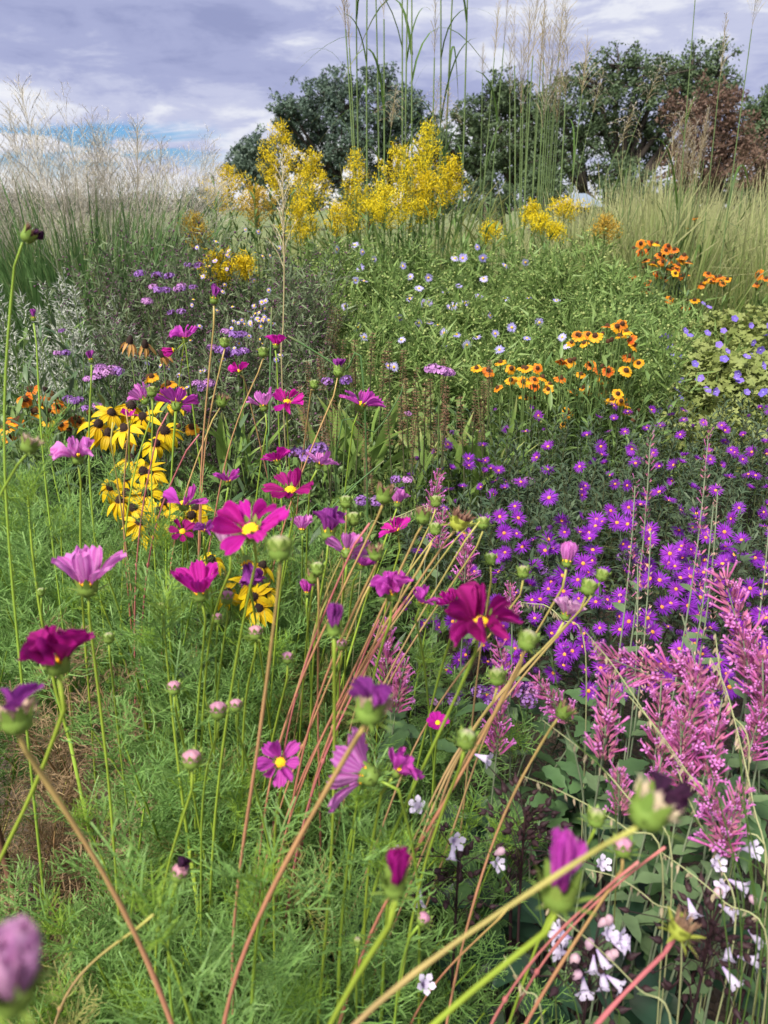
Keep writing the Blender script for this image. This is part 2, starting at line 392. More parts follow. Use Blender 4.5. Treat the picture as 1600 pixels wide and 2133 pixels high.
tree('low reddish brown shrubby tree at the right edge', 'tree', 1590, 430, 34,
     [(1570, 320, 30, 26), (1595, 345, 40, 30), (1560, 360, 34, 26), (1610, 300, 30, 30), (1640, 340, 40, 40)], m_crown3, .13, 1.3, None, .12)
# a dark hedge line of shrubs under the trees
for i, (px, py, rx, ry, Y, mt, lb) in enumerate([
        (770, 425, 60, 34, 46, m_crown, 'low dark shrub under the forked grey-green tree'),
        (900, 420, 60, 44, 45, m_crown, 'dark green shrub below the goldenrod on the skyline'),
        (1020, 415, 60, 40, 44, m_crown, 'dark shrub left of the small blue-grey roof'),
        (1130, 400, 60, 44, 46, m_crown, 'dark shrub right behind the feathery grass plumes'),
        (1330, 410, 90, 34, 43, m_crown, 'wide dark shrub right of the small blue-grey roof'),
        (1010, 435, 30, 20, 38, m_crown, 'small round shrub left of the blue-grey roof')]):
    tree(lb, 'shrub', px, 440, Y, [(px - rx * .5, py, rx * .5, ry * .8), (px, py - ry * .2, rx * .55, ry), (px + rx * .5, py, rx * .5, ry * .8)], mt, .17, 1.5, None, .08)

for (px, py, rx, ry, Y, lb) in [(40, 425, 70, 20, 60, 'far green shrub behind the switchgrass at the left edge'), (170, 427, 70, 16, 62, 'far low shrub behind the middle of the switchgrass'), (300, 426, 60, 18, 60, 'far shrub behind the right side of the switchgrass'), (420, 424, 60, 20, 58, 'far shrub left of the bushy pale goldenrod'), (620, 420, 70, 26, 54, 'far dark shrub behind the low bright goldenrod'), (1450, 415, 80, 30, 42, 'dark shrub under the bronze brown tree'), (1570, 410, 80, 34, 40, 'dark shrub at the right end of the tree line')]:
    tree(lb, 'shrub', px, 440, Y, [(px - rx * .5, py, rx * .5, ry * .8), (px, py - ry * .2, rx * .55, ry), (px + rx * .5, py, rx * .5, ry * .8)], m_crown2 if px < 500 else m_crown, .2, 1.3, None, .08)

# small shelter with a blue-grey roof
m_roof = mat('roof_slate', ((.16, .20, .26), (.20, .24, .30)), trans=0, rough=.6, inst=0)
m_post = mat('shelter_wood', ((.05, .06, .07), (.09, .10, .11)), trans=0, rough=.7, inst=0)
def boxT(x0, x1, y0, y1, z0, z1):
    V = [(x, y, z) for z in (z0, z1) for y in (y0, y1) for x in (x0, x1)]
    return T(V, [0, 2, 3, 1, 4, 5, 7, 6, 0, 1, 5, 4, 2, 6, 7, 3, 0, 4, 6, 2, 1, 3, 7, 5], [4] * 6)
pb = aty(1208, 440, 24); pb[2] = 0
sh = thing('garden_shelter', 'small shelter with blue-grey pitched roof below the oak', 'shelter', pb)
V = [(-.72, -.6, 1.42), (.62, -.6, 1.42), (.62, .6, 1.42), (-.72, .6, 1.42), (-.18, 0, 1.78), (.14, 0, 1.78)]
ob('roof', mesh('roof', T(V, [0, 1, 5, 4, 1, 2, 5, 2, 3, 4, 5, 3, 0, 4, 0, 3, 2, 1], [4, 3, 4, 3, 4]), m_roof, False), sh)
for x in (-.12, .38):
    for y in (-.4, .4): ob('post', mesh('post', boxT(x - .05, x + .05, y - .05, y + .05, 0, 1.42), m_post, False), sh)
ob('wall_panel', mesh('wall_panel', boxT(-.06, .32, -.02, .02, 0, 1.40), m_post, False), sh)

# ================================================================ GRASSES
m_blade = mat('grass_green', ((.075, .145, .03), (.16, .23, .06)), along=[(.7, 1.0, (.26, .24, .09))], trans=.35, rough=.45)
m_blade_b = mat('grass_blue_green', ((.075, .16, .050), (.15, .25, .085)), along=[(.9, 1.0, (.24, .25, .11))], trans=.3, rough=.45)
m_straw = mat('grass_straw', ((.30, .24, .12), (.50, .42, .24)), trans=.3, rough=.7)
m_seed = mat('grass_seed', ((.60, .54, .49), (.82, .78, .74)), trans=.3, rough=.7)
m_pan = mat('grass_panicle_branch', ((.36, .33, .26), (.54, .50, .43)), trans=.2, rough=.7)
m_seed_p = mat('grass_plume', ((.50, .45, .40), (.76, .71, .66)), trans=.35, rough=.8)
m_culm = mat('grass_culm', ((.11, .17, .06), (.22, .25, .10)), trans=0, rough=.4)
m_meadow = mat('meadow_blade', ((.12, .22, .05), (.34, .38, .14)), along=[(.6, 1.0, (.42, .40, .21))], trans=.35, rough=.6)
def bladeset(n, h0, h1, spread, lean, wid, rb=.05, nseg=5):
    mb = MB()
    for i in range(n):
        a = U(0, 6.283); h = U(h0, h1); r = rb * math.sqrt(random.random()); ln = abs(random.gauss(0, 1)) * lean * h + .03
        b = np.array((r * math.cos(a), r * math.sin(a), 0)); a2 = a + random.gauss(0, .7); o = np.array((math.cos(a2), math.sin(a2), 0))
        tip = b + o * (ln + spread * h) + np.array((0, 0, h * (1 - min(.5, ln / h * .5))))
        p = seg(b, b + o * ln * .25 + np.array((0, 0, h * .75)), tip, nseg + 1)
        t = np.linspace(0, 1, nseg + 1)
        mb.add(ribT(p, wid * U(.6, 1.2) * (PROF['blade'](t) * .9 + .1), side=np.array((o[1], -o[0], .3)) if random.random() < .5 else o + np.array((.1, .1, .4))), rnd=random.random())
    return mb.T()
# meadow of pale mixed grass behind the beds
mt_ = [bladeset(34, .55, 1.0, .05, .25, .011, .12, 4) for _ in range(4)]
mb = MB(); Ms = [[] for _ in mt_]
for i in range(2600):
    Y = 4.6 + 11 * random.random() ** 1.4; x = U(-.62, .66) * (Y + 1.0)
    if x < -.05 * Y and Y < 9.5: continue
    if x < .9 and Y < 5.6: continue
    h = 1.18 + .35 * noise.noise((x * .6, Y * .6, 0)) + (.45 * min(1, (x - .20 * Y) / (.10 * Y)) if x > .20 * Y else 0)
    if x < 0: h *= .85
    m = frame((x, Y, 0), (U(-.1, .1), U(-.1, .1), 1), U(0, 6.28)); m[:3, 0:2] *= 1.2; m[:3, 2] *= h * U(.8, 1.15); Ms[i % 4].append(m)
for t, M in zip(mt_, Ms): mb.scatter(t, M)
o = ob('meadow_grass', mesh('meadow_grass', mb, m_meadow), kind='stuff'); o['label'] = 'pale mixed meadow grass filling the ground behind the beds'; o['category'] = 'grass'

# --- open airy panicle (switchgrass) along +Z from 0
def panicleT(L, br=26, bl=.15, sp=7, wid=.0012, seedl=.006, up=.75, seedw=.0028):
    mb = MB(); mb.add(ribT([(0, 0, 0), (0, .004, L * .5), (0, 0, L)], [.002, .0018, .001]), mi=0)
    for i in range(br):
        t = i / br; z = L * (.02 + .9 * t); a = i * 2.4 + U(-.4, .4); l = bl * (1 - .72 * t) * U(.7, 1.15)
        e = R(90) * (up + U(-.12, .12)); d = np.array((math.cos(a) * math.cos(e), math.sin(a) * math.cos(e), math.sin(e)))
        st = np.array((0, 0, z)); p = seg(st, st + d * l * .6 + np.array((0, 0, .01)), st + d * l + np.array((math.cos(a), math.sin(a), 0)) * l * .22, 4)
        mb.add(ribT(p, wid), mi=0)
        for j in range(sp):
            q = p[1] + (p[3] - p[1]) * (j + random.random()) / sp; dd = nrm(d + RN.normal(size=3) * .6); q2 = q + dd * l * .16
            mb.add(ribT([q, q2], wid * .8), mi=0)
            mb.add(leafT(seedl, seedw, 1, 'strap', 0, 0, 2), frame(q2, dd + np.array((0, 0, .3)), U(0, 6)), mi=1, rnd=random.random())
    return mb.T()
pan = [mesh('open_panicle', panicleT(U(.32, .42), 24, .18, 6, .0014, .010, .72, .0040), [m_pan, m_seed]) for _ in range(4)]
def grass_clump(label, name, x, y, nculm, h0, h1, lean, panicles, rb, leaf, culm_mat, group=None, bias=(0, 0), pscale=1.0, crad=.002):
    root = thing(name, label, 'grass', (x, y, 0), group)
    if leaf: ob('leaf_blades', mesh('leaf_blades', leaf, leaf_mat), root, kind='stuff')
    for i in range(nculm):
        a = U(0, 6.283); rr = math.sqrt(random.random()); h = U(h0, h1) * (1 - .12 * rr)
        b = np.array((rb * rr * math.cos(a), rb * rr * math.sin(a), 0)); o = np.array((math.cos(a), math.sin(a), 0)) * rr
        tip = b + o * lean * h + np.array((bias[0] * h * U(.4, 1.2), bias[1] * h, h))
        p = seg(b, b + (tip - b) * .5 + np.array((0, 0, h * .08)) - o * lean * h * .12, tip, 6)
        ob('culm', mesh('culm', tubeT(p, np.linspace(crad, crad * .5, 6), 3, False), culm_mat), root)
        dz = nrm(p[-1] - p[-2])
        ob('panicle', random.choice(panicles), root, frame(tip - dz * .02, dz, U(0, 6.28), U(.75, 1.15) * pscale))
    return root
leaf_mat = m_blade_b
sg = aty(190, 640, 3.7)
grass_clump('large airy switchgrass with a haze of pale seed panicles at the left', 'switchgrass', sg[0] - .02, 3.75, 125, 1.28, 1.58, .19, pan, .36, bladeset(2600, .85, 1.60, .06, .12, .012, .48, 6), m_culm, None, (0, 0), 1.0, .0028)
sg2 = aty(-60, 640, 3.6)
grass_clump('switchgrass clump cut by the left edge, paler and browner', 'switchgrass', sg2[0], 3.9, 40, 1.15, 1.38, .25, pan, .34, bladeset(900, .7, 1.35, .10, .25, .010, .40, 6), m_culm, None, (0, 0), 1.0, .0028)

# --- feathery upright plume for the giant grasses
def plumeT(L, br=26, bl=.16, up=.8, droop=.2, seedl=.010, wid=.002, n=8, seedw=.004):
    mb = MB(); mb.add(ribT([(0, 0, 0), (0, 0, L * .6), (0, 0, L)], [.004, .003, .001]), mi=0)
    for i in range(br):
        t = i / br; z = L * (.0 + .9 * t); a = i * 2.4 + U(-.5, .5); l = bl * (1 - .6 * t) * U(.7, 1.2); e = R(90) * (up + U(-.08, .08))
        d = np.array((math.cos(a) * math.cos(e), math.sin(a) * math.cos(e), math.sin(e))); st = np.array((0, 0, z))
        p = seg(st, st + d * l * .6, st + d * l + np.array((math.cos(a) * .25, math.sin(a) * .25, -droop)) * l, 5); mb.add(ribT(p, wid), mi=0)
        for j in range(n):
            f = (j + .5) / n * 4; k = min(3, int(f)); q = p[k] + (p[k + 1] - p[k]) * (f - k)
            mb.add(leafT(seedl, seedw, 1, 'strap', 0, 0, 2), frame(q, d + RN.normal(size=3) * .5, U(0, 6)), mi=1, rnd=random.random())
    return mb.T()
plm = [mesh('feathery_plume', plumeT(U(.36, .46), 30, .20, .80, .12, .015, .0026, 10, .0055), [m_straw, m_seed_p]) for _ in range(3)]
plm_n = [mesh('narrow_plume', plumeT(U(.30, .40), 26, .12, .90, .02, .014, .0026, 8, .0055), [m_straw, m_seed_p]) for _ in range(3)]
plm_d = [mesh('drooping_plume', plumeT(.30, 26, .22, .72, .75, .014, .0026, 10, .0055), [m_straw, m_seed_p]) for _ in range(2)]
LB = [mesh('arching_blade', ribT(seg((0, 0, 0), (.10, 0, .42), (.30 + .12 * i, .03, .34 - .14 * i), 10), .013 * (PROF['blade'](np.linspace(0, 1, 10)) * .93 + .07), side=np.array((.25, 0, 1.0))), m_blade) for i in range(4)]
def tall_stem(root, b, tip, bend, head=None, nleaf=4, rad=.006, hs=1.0, leaf_from=.25, leaf_to=.85, ls=1.0):
    b = np.asarray(b, float); tip = np.asarray(tip, float)
    p = seg(b, (b + tip) / 2 + np.asarray(bend), tip, 12)
    ob('culm', mesh('culm', tubeT(p, np.linspace(rad, rad * .45, 12), 5, False), m_culm), root)
    for i in range(nleaf):
        t = leaf_from + (leaf_to - leaf_from) * (i + random.random()) / nleaf; k = int(t * 10.9); q = p[k] + (p[k + 1] - p[k]) * (t * 10.9 - k)
        ob('leaf', random.choice(LB), root, frame(q, nrm(p[k + 1] - p[k]), U(0, 6.28), U(.6, 1.25) * ls))
    if head is not None: ob('plume', random.choice(head), root, frame(tip, nrm(p[-1] - p[-2]), U(0, 6.28), hs))
# cluster of bare giant stems rising past the top edge
gs = aty(840, 480, 5.2); root = thing('giant_grass', 'tallest grass stems rising past the top edge above the goldenrod', 'grass', (gs[0], 5.2, 0))
ob('leaf_blades', mesh('leaf_blades', bladeset(330, .9, 1.75, .06, .35, .024, .42, 8), m_blade), root, kind='stuff')
for (xb, xt, yt, nl) in [(752, 720, 60, 2), (765, 742, -70, 3), (775, 765, -60, 4), (785, 782, -50, 4), (845, 838, -80, 3), (855, 850, -60, 4), (862, 858, -90, 5), (905, 918, -70, 4), (930, 945, -60, 4), (960, 975, -60, 3), (800, 800, 40, 2), (880, 905, 120, 4), (740, 728, 100, 2)]:
    b = aty(xb, 480, 5.2 + U(-.25, .25)); tp = aty(xt, yt, b[1]); bb = np.array((b[0], b[1], 0)) - np.array((gs[0], 5.2, 0)); tt = tp - np.array((gs[0], 5.2, 0))
    tall_stem(root, bb, tt, (U(-.05, .05), 0, 0), plm_n if yt > 0 else None, nl, .0085, .8, .35, .92, U(.9, 1.3))
for (px, py) in [(815, 265), (905, 250), (925, 270)]:
    tp = aty(px, py, 5.0); tall_stem(root, (tp[0] - gs[0] - .12, -.2, 0), tp - np.array((gs[0], 5.2, 0)), (-.05, 0, .1), plm_d, 1, .004, .75)
# feathery plume clump
gs = aty(1130, 480, 5.4); root = thing('giant_grass', 'tall grass clump with silvery feathery plumes in front of the trees', 'grass', (gs[0], 5.4, 0))
ob('leaf_blades', mesh('leaf_blades', bladeset(260, .8, 1.6, .06, .35, .020, .38, 8), m_blade), root, kind='stuff')
for (xb, xt, yt) in [(1085, 1072, 130), (1095, 1090, 170), (1100, 1100, 140), (1110, 1110, 110), (1115, 1125, 150), (1125, 1132, 120), (1130, 1140, 170), (1140, 1150, 115), (1145, 1160, 150), (1150, 1165, 100), (1155, 1172, 140), (1120, 1118, 210), (1135, 1146, 230), (1100, 1085, 230), (1160, 1178, 200), (1080, 1062, 190), (1150, 1160, 250), (1128, 1130, 260)]:
    b = aty(xb, 480, 5.4 + U(-.25, .25)); tp = aty(xt, yt + 6, b[1]); o_ = np.array((gs[0], 5.4, 0))
    tall_stem(root, np.array((b[0], b[1], 0)) - o_, tp - o_, (U(-.04, .04), 0, 0), plm if random.random() < .75 else plm_n, 1, .0075, U(.75, 1.05), .2, .6)
# slanting purplish plumes left of it, and lone stems
def lone(label, xb, yb, xt, yt, Y, head, hs=1.0, rad=.006, nl=2, bend=(0, 0, 0), ls=.9):
    b = aty(xb, yb, Y); tp = aty(xt, yt, Y); r = thing('tall_grass_stem', label, 'grass', (b[0], Y, 0), 'single tall grass stems')
    tall_stem(r, (0, 0, 0), tp - np.array((b[0], Y, 0)), bend, head, nl, rad, hs, .45, .85, ls)
lone('slanting bare grass stem with narrow seed head left of the feathery plumes', 985, 470, 1030, 120, 5.3, plm_n, .8)
lone('second slanting grass stem with narrow seed head left of the feathery plumes', 1000, 470, 1050, 90, 5.3, plm_n, .8)
lone('thin upright grass stem with narrow seed head, just left of the silvery plumes', 1010, 470, 1005, 165, 5.5, plm_n, .6)
lone('grass stem with loose plume in front of the big oak', 1170, 480, 1212, 195, 5.0, plm, .8)
lone('lone thin stem running past the top edge, right of the oak top', 1440, 470, 1451, -40, 4.6, None, 1, .005, 3, (0, 0, 0), .6)
lone('lone stem with narrow upright plume at the right of the oak', 1488, 470, 1500, 160, 4.6, plm_n, .8, .005)
lone('lone tall stem with open feathery plume near the right edge', 1520, 490, 1566, 60, 4.2, plm, .72, .005, 2)
for (xb, xt, yt, Y, lb) in [(1200, 1345, 215, 5.0, 'long tan grass stem arching right under the oak crown'), (1170, 1290, 300, 5.0, 'tan arching grass stem with drooping head below the oak'), (1210, 1400, 290, 4.8, 'lowest arching grass stem with drooping seed head pointing right'), (1180, 1235, 235, 5.2, 'slanting tan grass stem close to the loose plume')]:
    lone(lb, xb, 490, xt, yt, Y, plm_d, .8, .004, 1, (-.12, 0, .12), .7)
root = thing('feathery_grass', 'low pale feathery grass clump at the foot of the lone tall stems', 'grass', (aty(1430, 470, 4.7)[0], 4.7, 0))
ob('leaf_blades', mesh('leaf_blades', bladeset(300, .7, 1.25, .06, .3, .016, .40, 7), m_blade), root, kind='stuff')
for i in range(16):
    px = U(1395, 1490); tp = aty(px, U(235, 330), 4.7) - np.array(root.location)
    tall_stem(root, (tp[0] * .5, U(-.1, .1), 0), tp - np.array((0, 0, .2)), (0, 0, 0), plm_n, 1, .0035, U(.5, .8))
# thick pale green cane stubs at the right
for i, (px, yt, lb) in enumerate([(1285, 350, 'left pale green cane pair below the bronze tree'), (1300, 352, 'second pale green cane beside the left pair'), (1388, 340, 'pale green cane in the middle of the right meadow'), (1445, 350, 'pale green cane beneath the lone thin stem'), (1543, 380, 'pale green cane nearest the right edge')]):
    lone(lb, px - 2, 480, px + 40 if i < 1 else px + 6, yt, 5.0, None, 1, .009, 3, (0, 0, 0), .8)

# ================================================================ MIDDLE BEDS
m_stem = mat('stem_green', ((.10, .16, .045), (.17, .22, .07)), trans=0, rough=.5)
m_stem_d = mat('stem_dark', ((.06, .07, .03), (.11, .085, .05)), trans=0, rough=.6)
m_leaf = mat('leaf_mid', ((.075, .15, .04), (.17, .25, .075)), trans=.3, rough=.45)
m_leaf_d = mat('leaf_dark', ((.05, .10, .045), (.12, .17, .08)), trans=.25, rough=.45)
m_leaf_y = mat('leaf_light', ((.16, .23, .05), (.30, .36, .11)), trans=.4, rough=.5)
m_silver = mat('leaf_silver', ((.34, .37, .31), (.56, .57, .50)), trans=.2, rough=.8)
m_yel = mat('goldenrod_yellow', ((.55, .415, .006), (.71, .565, .016)), trans=.25, rough=.7)
m_yel_d = mat('goldenrod_dull', ((.34, .20, .02), (.55, .38, .05)), trans=.25, rough=.7)

def shootT(h, n, leaf, ang0=1.0, ang1=.45, pairs=False, srad=.0025, z0=.1, ls0=1.0, ls1=.6, jit=.25, bend=.05):
    """upright stem (slot 0) with leaves (slot 1) set spirally, tips smaller and more upright"""
    mb = MB(); a0 = U(0, 6.28); bx, by = bend * h * math.cos(a0), bend * h * math.sin(a0)
    p = seg((0, 0, 0), (0, 0, h * .5), (bx, by, h), 5); mb.add(tubeT(p, np.linspace(srad, srad * .4, 5), 3, False), mi=0)
    lv = leaf if isinstance(leaf, list) else [leaf]
    for i in range(n):
        t = z0 + (1 - z0) * (i / max(1, n - 1)); f = t * 3.999; k = int(f); q = p[k] + (p[k + 1] - p[k]) * (f - k)
        a = (i * math.pi + (i // 2) * 1.57 if pairs else i * 2.4) + U(-jit, jit); e = ang0 + (ang1 - ang0) * t + U(-.2, .2)
        d = np.array((math.cos(a) * math.sin(e), math.sin(a) * math.sin(e), math.cos(e)))
        mb.add(random.choice(lv), frame(q, d, U(-.3, .3), (ls0 + (ls1 - ls0) * t) * U(.75, 1.2)), mi=1, rnd=random.random())
    return mb.T()
def march(px, py, h, y0=.4, y1=8):
    r = ray(px, py); y = y0
    while y < y1:
        p = CP + r * (y / r[1])
        if p[2] < h(p[0], p[1]): return p
        y += .02
    return None
def put_shoots(root, meshes, pts, name='leafy_stem', drop=.4, tilt=.18, s=(.8, 1.2)):
    loc = np.array(root.location)
    for (x, y, z) in pts:
        ob(name, random.choice(meshes), root, frame(np.array((x, y, max(0, z - drop))) - loc, (random.gauss(0, tilt), random.gauss(0, tilt) - .05, 1), U(0, 6.28), U(*s)))

# ---------------- goldenrod
def goldT(H, W, n=26, dens=1.0):
    mb = MB(); q = []; 
    mb.add(tubeT([(0, 0, -.05), (0, .01, H * .5), (0, 0, H)], [.004, .003, .0012], 4, False), mi=0)
    for i in range(n):
        t = i / n; z = H * (.0 + .93 * t); a = i * 2.4 + U(-.4, .4); l = W * .62 * (1 - t) ** .8 * U(.7, 1.15) + .025
        e = U(.75, 1.1); d = np.array((math.cos(a) * math.sin(e), math.sin(a) * math.sin(e), math.cos(e))); st = np.array((0, 0, z))
        p = seg(st, st + d * l * .7, st + d * l + np.array((0, 0, .01)), 5); mb.add(ribT(p, .0022), mi=0)
        m = int(dens * (22 + l * 540))
        for j in range(m):
            f = (.12 + .88 * random.random()) * 3.99; k = int(f); q.append(p[k] + (p[k + 1] - p[k]) * (f - k) + np.array((0, 0, .008)) + RN.normal(size=3) * np.array((.010, .010, .011)))
    fl = leafT(.0135, .0105, 1, 'strap', .3, 0, 2); q = np.array(q)
    mb.scatter(fl, frames(q, nrm(RN.normal(size=q.shape) + np.array((0, 0, .7))), RN.random(len(q)) * 6.28, .7 + .7 * RN.random(len(q))), mi=1)
    return mb.T()
GL = [mesh('goldenrod_leaf', leafT(U(.09, .13), .018, 4, 'lance', U(.3, .9), .2), m_leaf_d) for _ in range(3)]
def goldenrod(label, px, yt, yb, wpx, Y, mt=None, leaves=16, tilt=0.0):
    top = aty(px, yt, Y); bot = aty(px, yb, Y); H = top[2] - bot[2]; W = wpx * Y / FPX * .98
    b = np.array((bot[0] - tilt * .3, Y, 0)); root = thing('goldenrod', label, 'goldenrod', b, 'goldenrod plumes')
    ob('flower_plume', mesh('flower_plume', goldT(H, W, int(18 + H * 44)), [m_stem, mt or m_yel]), root, frame(bot - b, (tilt, 0, 1)), kind='stuff')
    p = seg((0, 0, 0), (0, 0, bot[2] * .6), bot - b, 8); ob('stem', mesh('stem', tubeT(p, .0045, 5, False), m_stem), root)
    for i in range(leaves):
        t = .3 + .7 * i / leaves; q = (bot - b) * t; a = i * 2.4
        ob('leaf', random.choice(GL), root, frame(q, (math.cos(a), math.sin(a), .55), 0, U(.7, 1.2)))
for a in [('tallest pointed goldenrod plume left of the forked tree', 590, 252, 430, 110, 4.3), ('goldenrod plume leaning right beside the tallest pointed one', 642, 318, 455, 90, 4.2, None, 16, .12),
          ('bushy pale goldenrod plume next to the switchgrass panicles', 480, 352, 465, 130, 4.3, m_yel), ('dull goldenrod plume among brown seed heads', 535, 395, 480, 85, 4.15, m_yel_d),
          ('low bright goldenrod plume under the tallest pointed one', 626, 420, 520, 80, 4.0), ('narrow goldenrod plume left of the broadest yellow mass', 742, 310, 490, 66, 4.3),
          ('broadest goldenrod plume just right of centre', 830, 300, 490, 150, 4.25), ('tall leaning goldenrod tip at the top of the broad yellow mass', 878, 255, 400, 70, 4.35, None, 12, .1),
          ('goldenrod plume low in the middle of the broad yellow mass', 800, 395, 490, 110, 4.1), ('right-hand goldenrod plume of the broad yellow mass', 925, 328, 440, 70, 4.3, None, 14, .15),
          ('goldenrod plume between the broad mass and the right-hand plume', 885, 360, 470, 80, 4.25),
          ('small goldenrod plume left of the broad yellow mass, low', 703, 428, 500, 44, 4.1), ('bright yellow goldenrod plume among the purple verbena', 468, 535, 605, 80, 3.1, None, 10, -.1),
          ('tiny goldenrod plume just right of the verbena-side one', 512, 545, 590, 26, 3.1), ('faded goldenrod plume at the foot of the switchgrass', 408, 455, 525, 50, 3.6, m_yel_d),
          ('small goldenrod tip leaning right in the middle grass', 1092, 425, 475, 30, 4.6, None, 6, .4), ('goldenrod tip below the blue-grey roof, leaning right', 1112, 448, 492, 40, 4.5, None, 6, .5),
          ('flat-topped goldenrod just below the blue-grey roof', 1174, 425, 468, 70, 4.6, None, 6), ('leftmost of the small goldenrod tips in the middle grass', 1012, 470, 512, 44, 4.5, None, 6, .3),
          ('smallest goldenrod tip right of the roof-side ones', 1145, 476, 502, 36, 4.4, None, 6, .5), ('browning goldenrod head right of the blue-grey roof', 1258, 458, 512, 52, 4.3, m_yel_d, 6)]:
    goldenrod(*a)

GSH = [mesh('leafy_stem', shootT(.62, 26, [leafT(.10, .017, 3, 'lance', c, .25) for c in (.4, .9)], 1.1, .5, srad=.004), [m_stem, m_leaf]) for _ in range(4)]
for (cx, z, lb) in [(-1.0, 1.30, 'green leafy goldenrod stems right of the switchgrass'), (-.66, 1.34, 'green leafy stems under the tallest pointed goldenrod'), (-.2, 1.33, 'green leafy stems left of the broad goldenrod mass'), (.2, 1.28, 'green leafy stems under the broad goldenrod mass'), (.62, 1.22, 'green leafy stems right of the broad goldenrod mass')]:
    rt = thing('goldenrod_foliage', lb, 'goldenrod', (cx, 4.15, 0), 'leafy goldenrod stems')
    put_shoots(rt, GSH, [(cx + U(-.24, .24), 4.15 + U(-.15, .25), z * U(.85, 1.06)) for _ in range(26)], 'leafy_stem', .58, .12)

# ---------------- fine-leaved pale aster mound in the centre
m_bud_y = mat('bud_yellow_green', ((.26, .34, .10), (.42, .48, .18)), trans=.3, rough=.7)
m_lilac = mat('aster_lilac', ((.30, .25, .62), (.46, .40, .74)), trans=.3, rough=.6)
m_lilac_w = mat('aster_pale', ((.38, .34, .68), (.55, .52, .78)), trans=.3, rough=.6)
m_disc_y = mat('disc_yellow', ((.70, .42, .02), (.85, .58, .05)), trans=0, rough=.8)
m_disc_o = mat('disc_orange', ((.62, .22, .05), (.78, .38, .06)), trans=0, rough=.8)
def sprayT(h, br, leafl, nl, nb, bl=.22, budr=.006):
    mb = MB(); mb.add(ribT(seg((0, 0, 0), (0, 0, h * .5), (U(-.04, .04), U(-.04, .04), h), 4), .004), mi=0)
    lf = leafT(leafl, leafl * .16, 1, 'blade', .2, 0, 2); bd = latheT([(0.0001, -1), (.9, -.2), (.8, .5), (.0001, 1)], 4)
    Pl, Dl, Pb = [], [], []
    for i in range(br):
        t = i / br; z = h * (.25 + .75 * t); a = i * 2.4 + U(-.5, .5); l = bl * (1.1 - .7 * t) * U(.7, 1.2); e = U(.5, .9)
        d = np.array((math.cos(a) * math.sin(e), math.sin(a) * math.sin(e), math.cos(e))); st = np.array((0, 0, z))
        p = seg(st, st + d * l * .6, st + d * l + np.array((0, 0, .03)), 4); mb.add(ribT(p, .0022), mi=0)
        for j in range(nl):
            f = random.random() * 2.99; k = int(f); Pl.append(p[k] + (p[k + 1] - p[k]) * (f - k)); Dl.append(d + RN.normal(size=3) * .7)
        for j in range(nb):
            f = (.4 + .6 * random.random()) * 2.99; k = int(f); Pb.append(p[k] + (p[k + 1] - p[k]) * (f - k) + RN.normal(size=3) * .014)
    mb.scatter(lf, frames(Pl, Dl, RN.random(len(Pl)) * 6.28, .7 + .6 * RN.random(len(Pl))), mi=1)
    if Pb: mb.scatter(bd, frames(Pb, np.tile((0, 0, 1.), (len(Pb), 1)), np.zeros(len(Pb)), budr * (.5 + .6 * RN.random(len(Pb)))), mi=2)
    return mb.T()
m_fine = mat('leaf_fine', ((.13, .22, .055), (.25, .35, .11)), trans=.35, rough=.5)
SPR = [mesh('fine_spray', sprayT(.46, 20, .050, 17, 4), [m_stem, m_fine, m_bud_y]) for _ in range(5)]
def rayT(n, r, w, tilt, r0=.12, jit=.12, layers=1, seg_=1):
    """ring of narrow ray petals around +Z"""
    mb = MB(); lf = leafT(r * (1 - r0), w, seg_ + 1, 'strap', .25, 0, 2)
    for L_ in range(layers):
        for i in range(n):
            a = 6.283 * (i + .5 * L_) / n + U(-jit, jit) * .6; e = tilt - L_ * .22 + U(-jit, jit)
            d = np.array((math.cos(a) * math.sin(e), math.sin(a) * math.sin(e), math.cos(e)))
            mb.add(lf, frame(np.array((math.cos(a), math.sin(a), 0)) * r * r0, d, 0, U(.82, 1.08)), rnd=random.random())
    return mb.T()
def domeT(r, hgt, n=26, bump=.16, k=8):
    mb = MB(); mb.add(latheT([(r, 0), (r * .92, hgt * .45), (r * .6, hgt * .85), (.0001, hgt)], k), rnd=.3)
    bd = latheT([(.8, 0), (.55, .8), (.0001, 1)], 4)
    for i in range(n):
        t = math.sqrt((i + .5) / n); a = i * 2.39996; x, y = r * t * math.cos(a), r * t * math.sin(a)
        z = hgt * (1 - t * t * .85); mb.add(bd, frame((x, y, z), (x * .9, y * .9, hgt + r * .25), 0, r * bump * U(.8, 1.3)), rnd=random.random())
    return mb.T()
LIL = [mesh('ray_petals', rayT(16, .017, .0052, U(1.25, 1.6)), m_lilac if i % 2 else m_lilac_w) for i in range(4)]
DSM = mesh('disc', domeT(.0042, .003, 8, .3, 6), m_disc_y)
def small_aster(root, p, face, rays, disc, s=1.0):
    h = ob('flower_head', disc, root, frame(p - np.array(root.location), face, U(0, 6.28), s)); ob('ray_petals', random.choice(rays), h)
def facing(spread=.5, cam_pull=.45, up=.9):
    return nrm(np.array((0, -cam_pull, up)) + RN.normal(size=3) * spread)
def hF(x, y):
    d = (y - 2.75) / 1.3
    if d < 0 or d > 1.15 or x < -.62 or x > 1.45: return 0
    e = min(1, (x + .62) / .35, (1.45 - x) / .5)
    return (.70 + .40 * min(1, d) - .04 * math.sin(x * 5)) * (.75 + .25 * max(0, e)) * (.72 + .28 * min(1, d / .12))
fplants = []
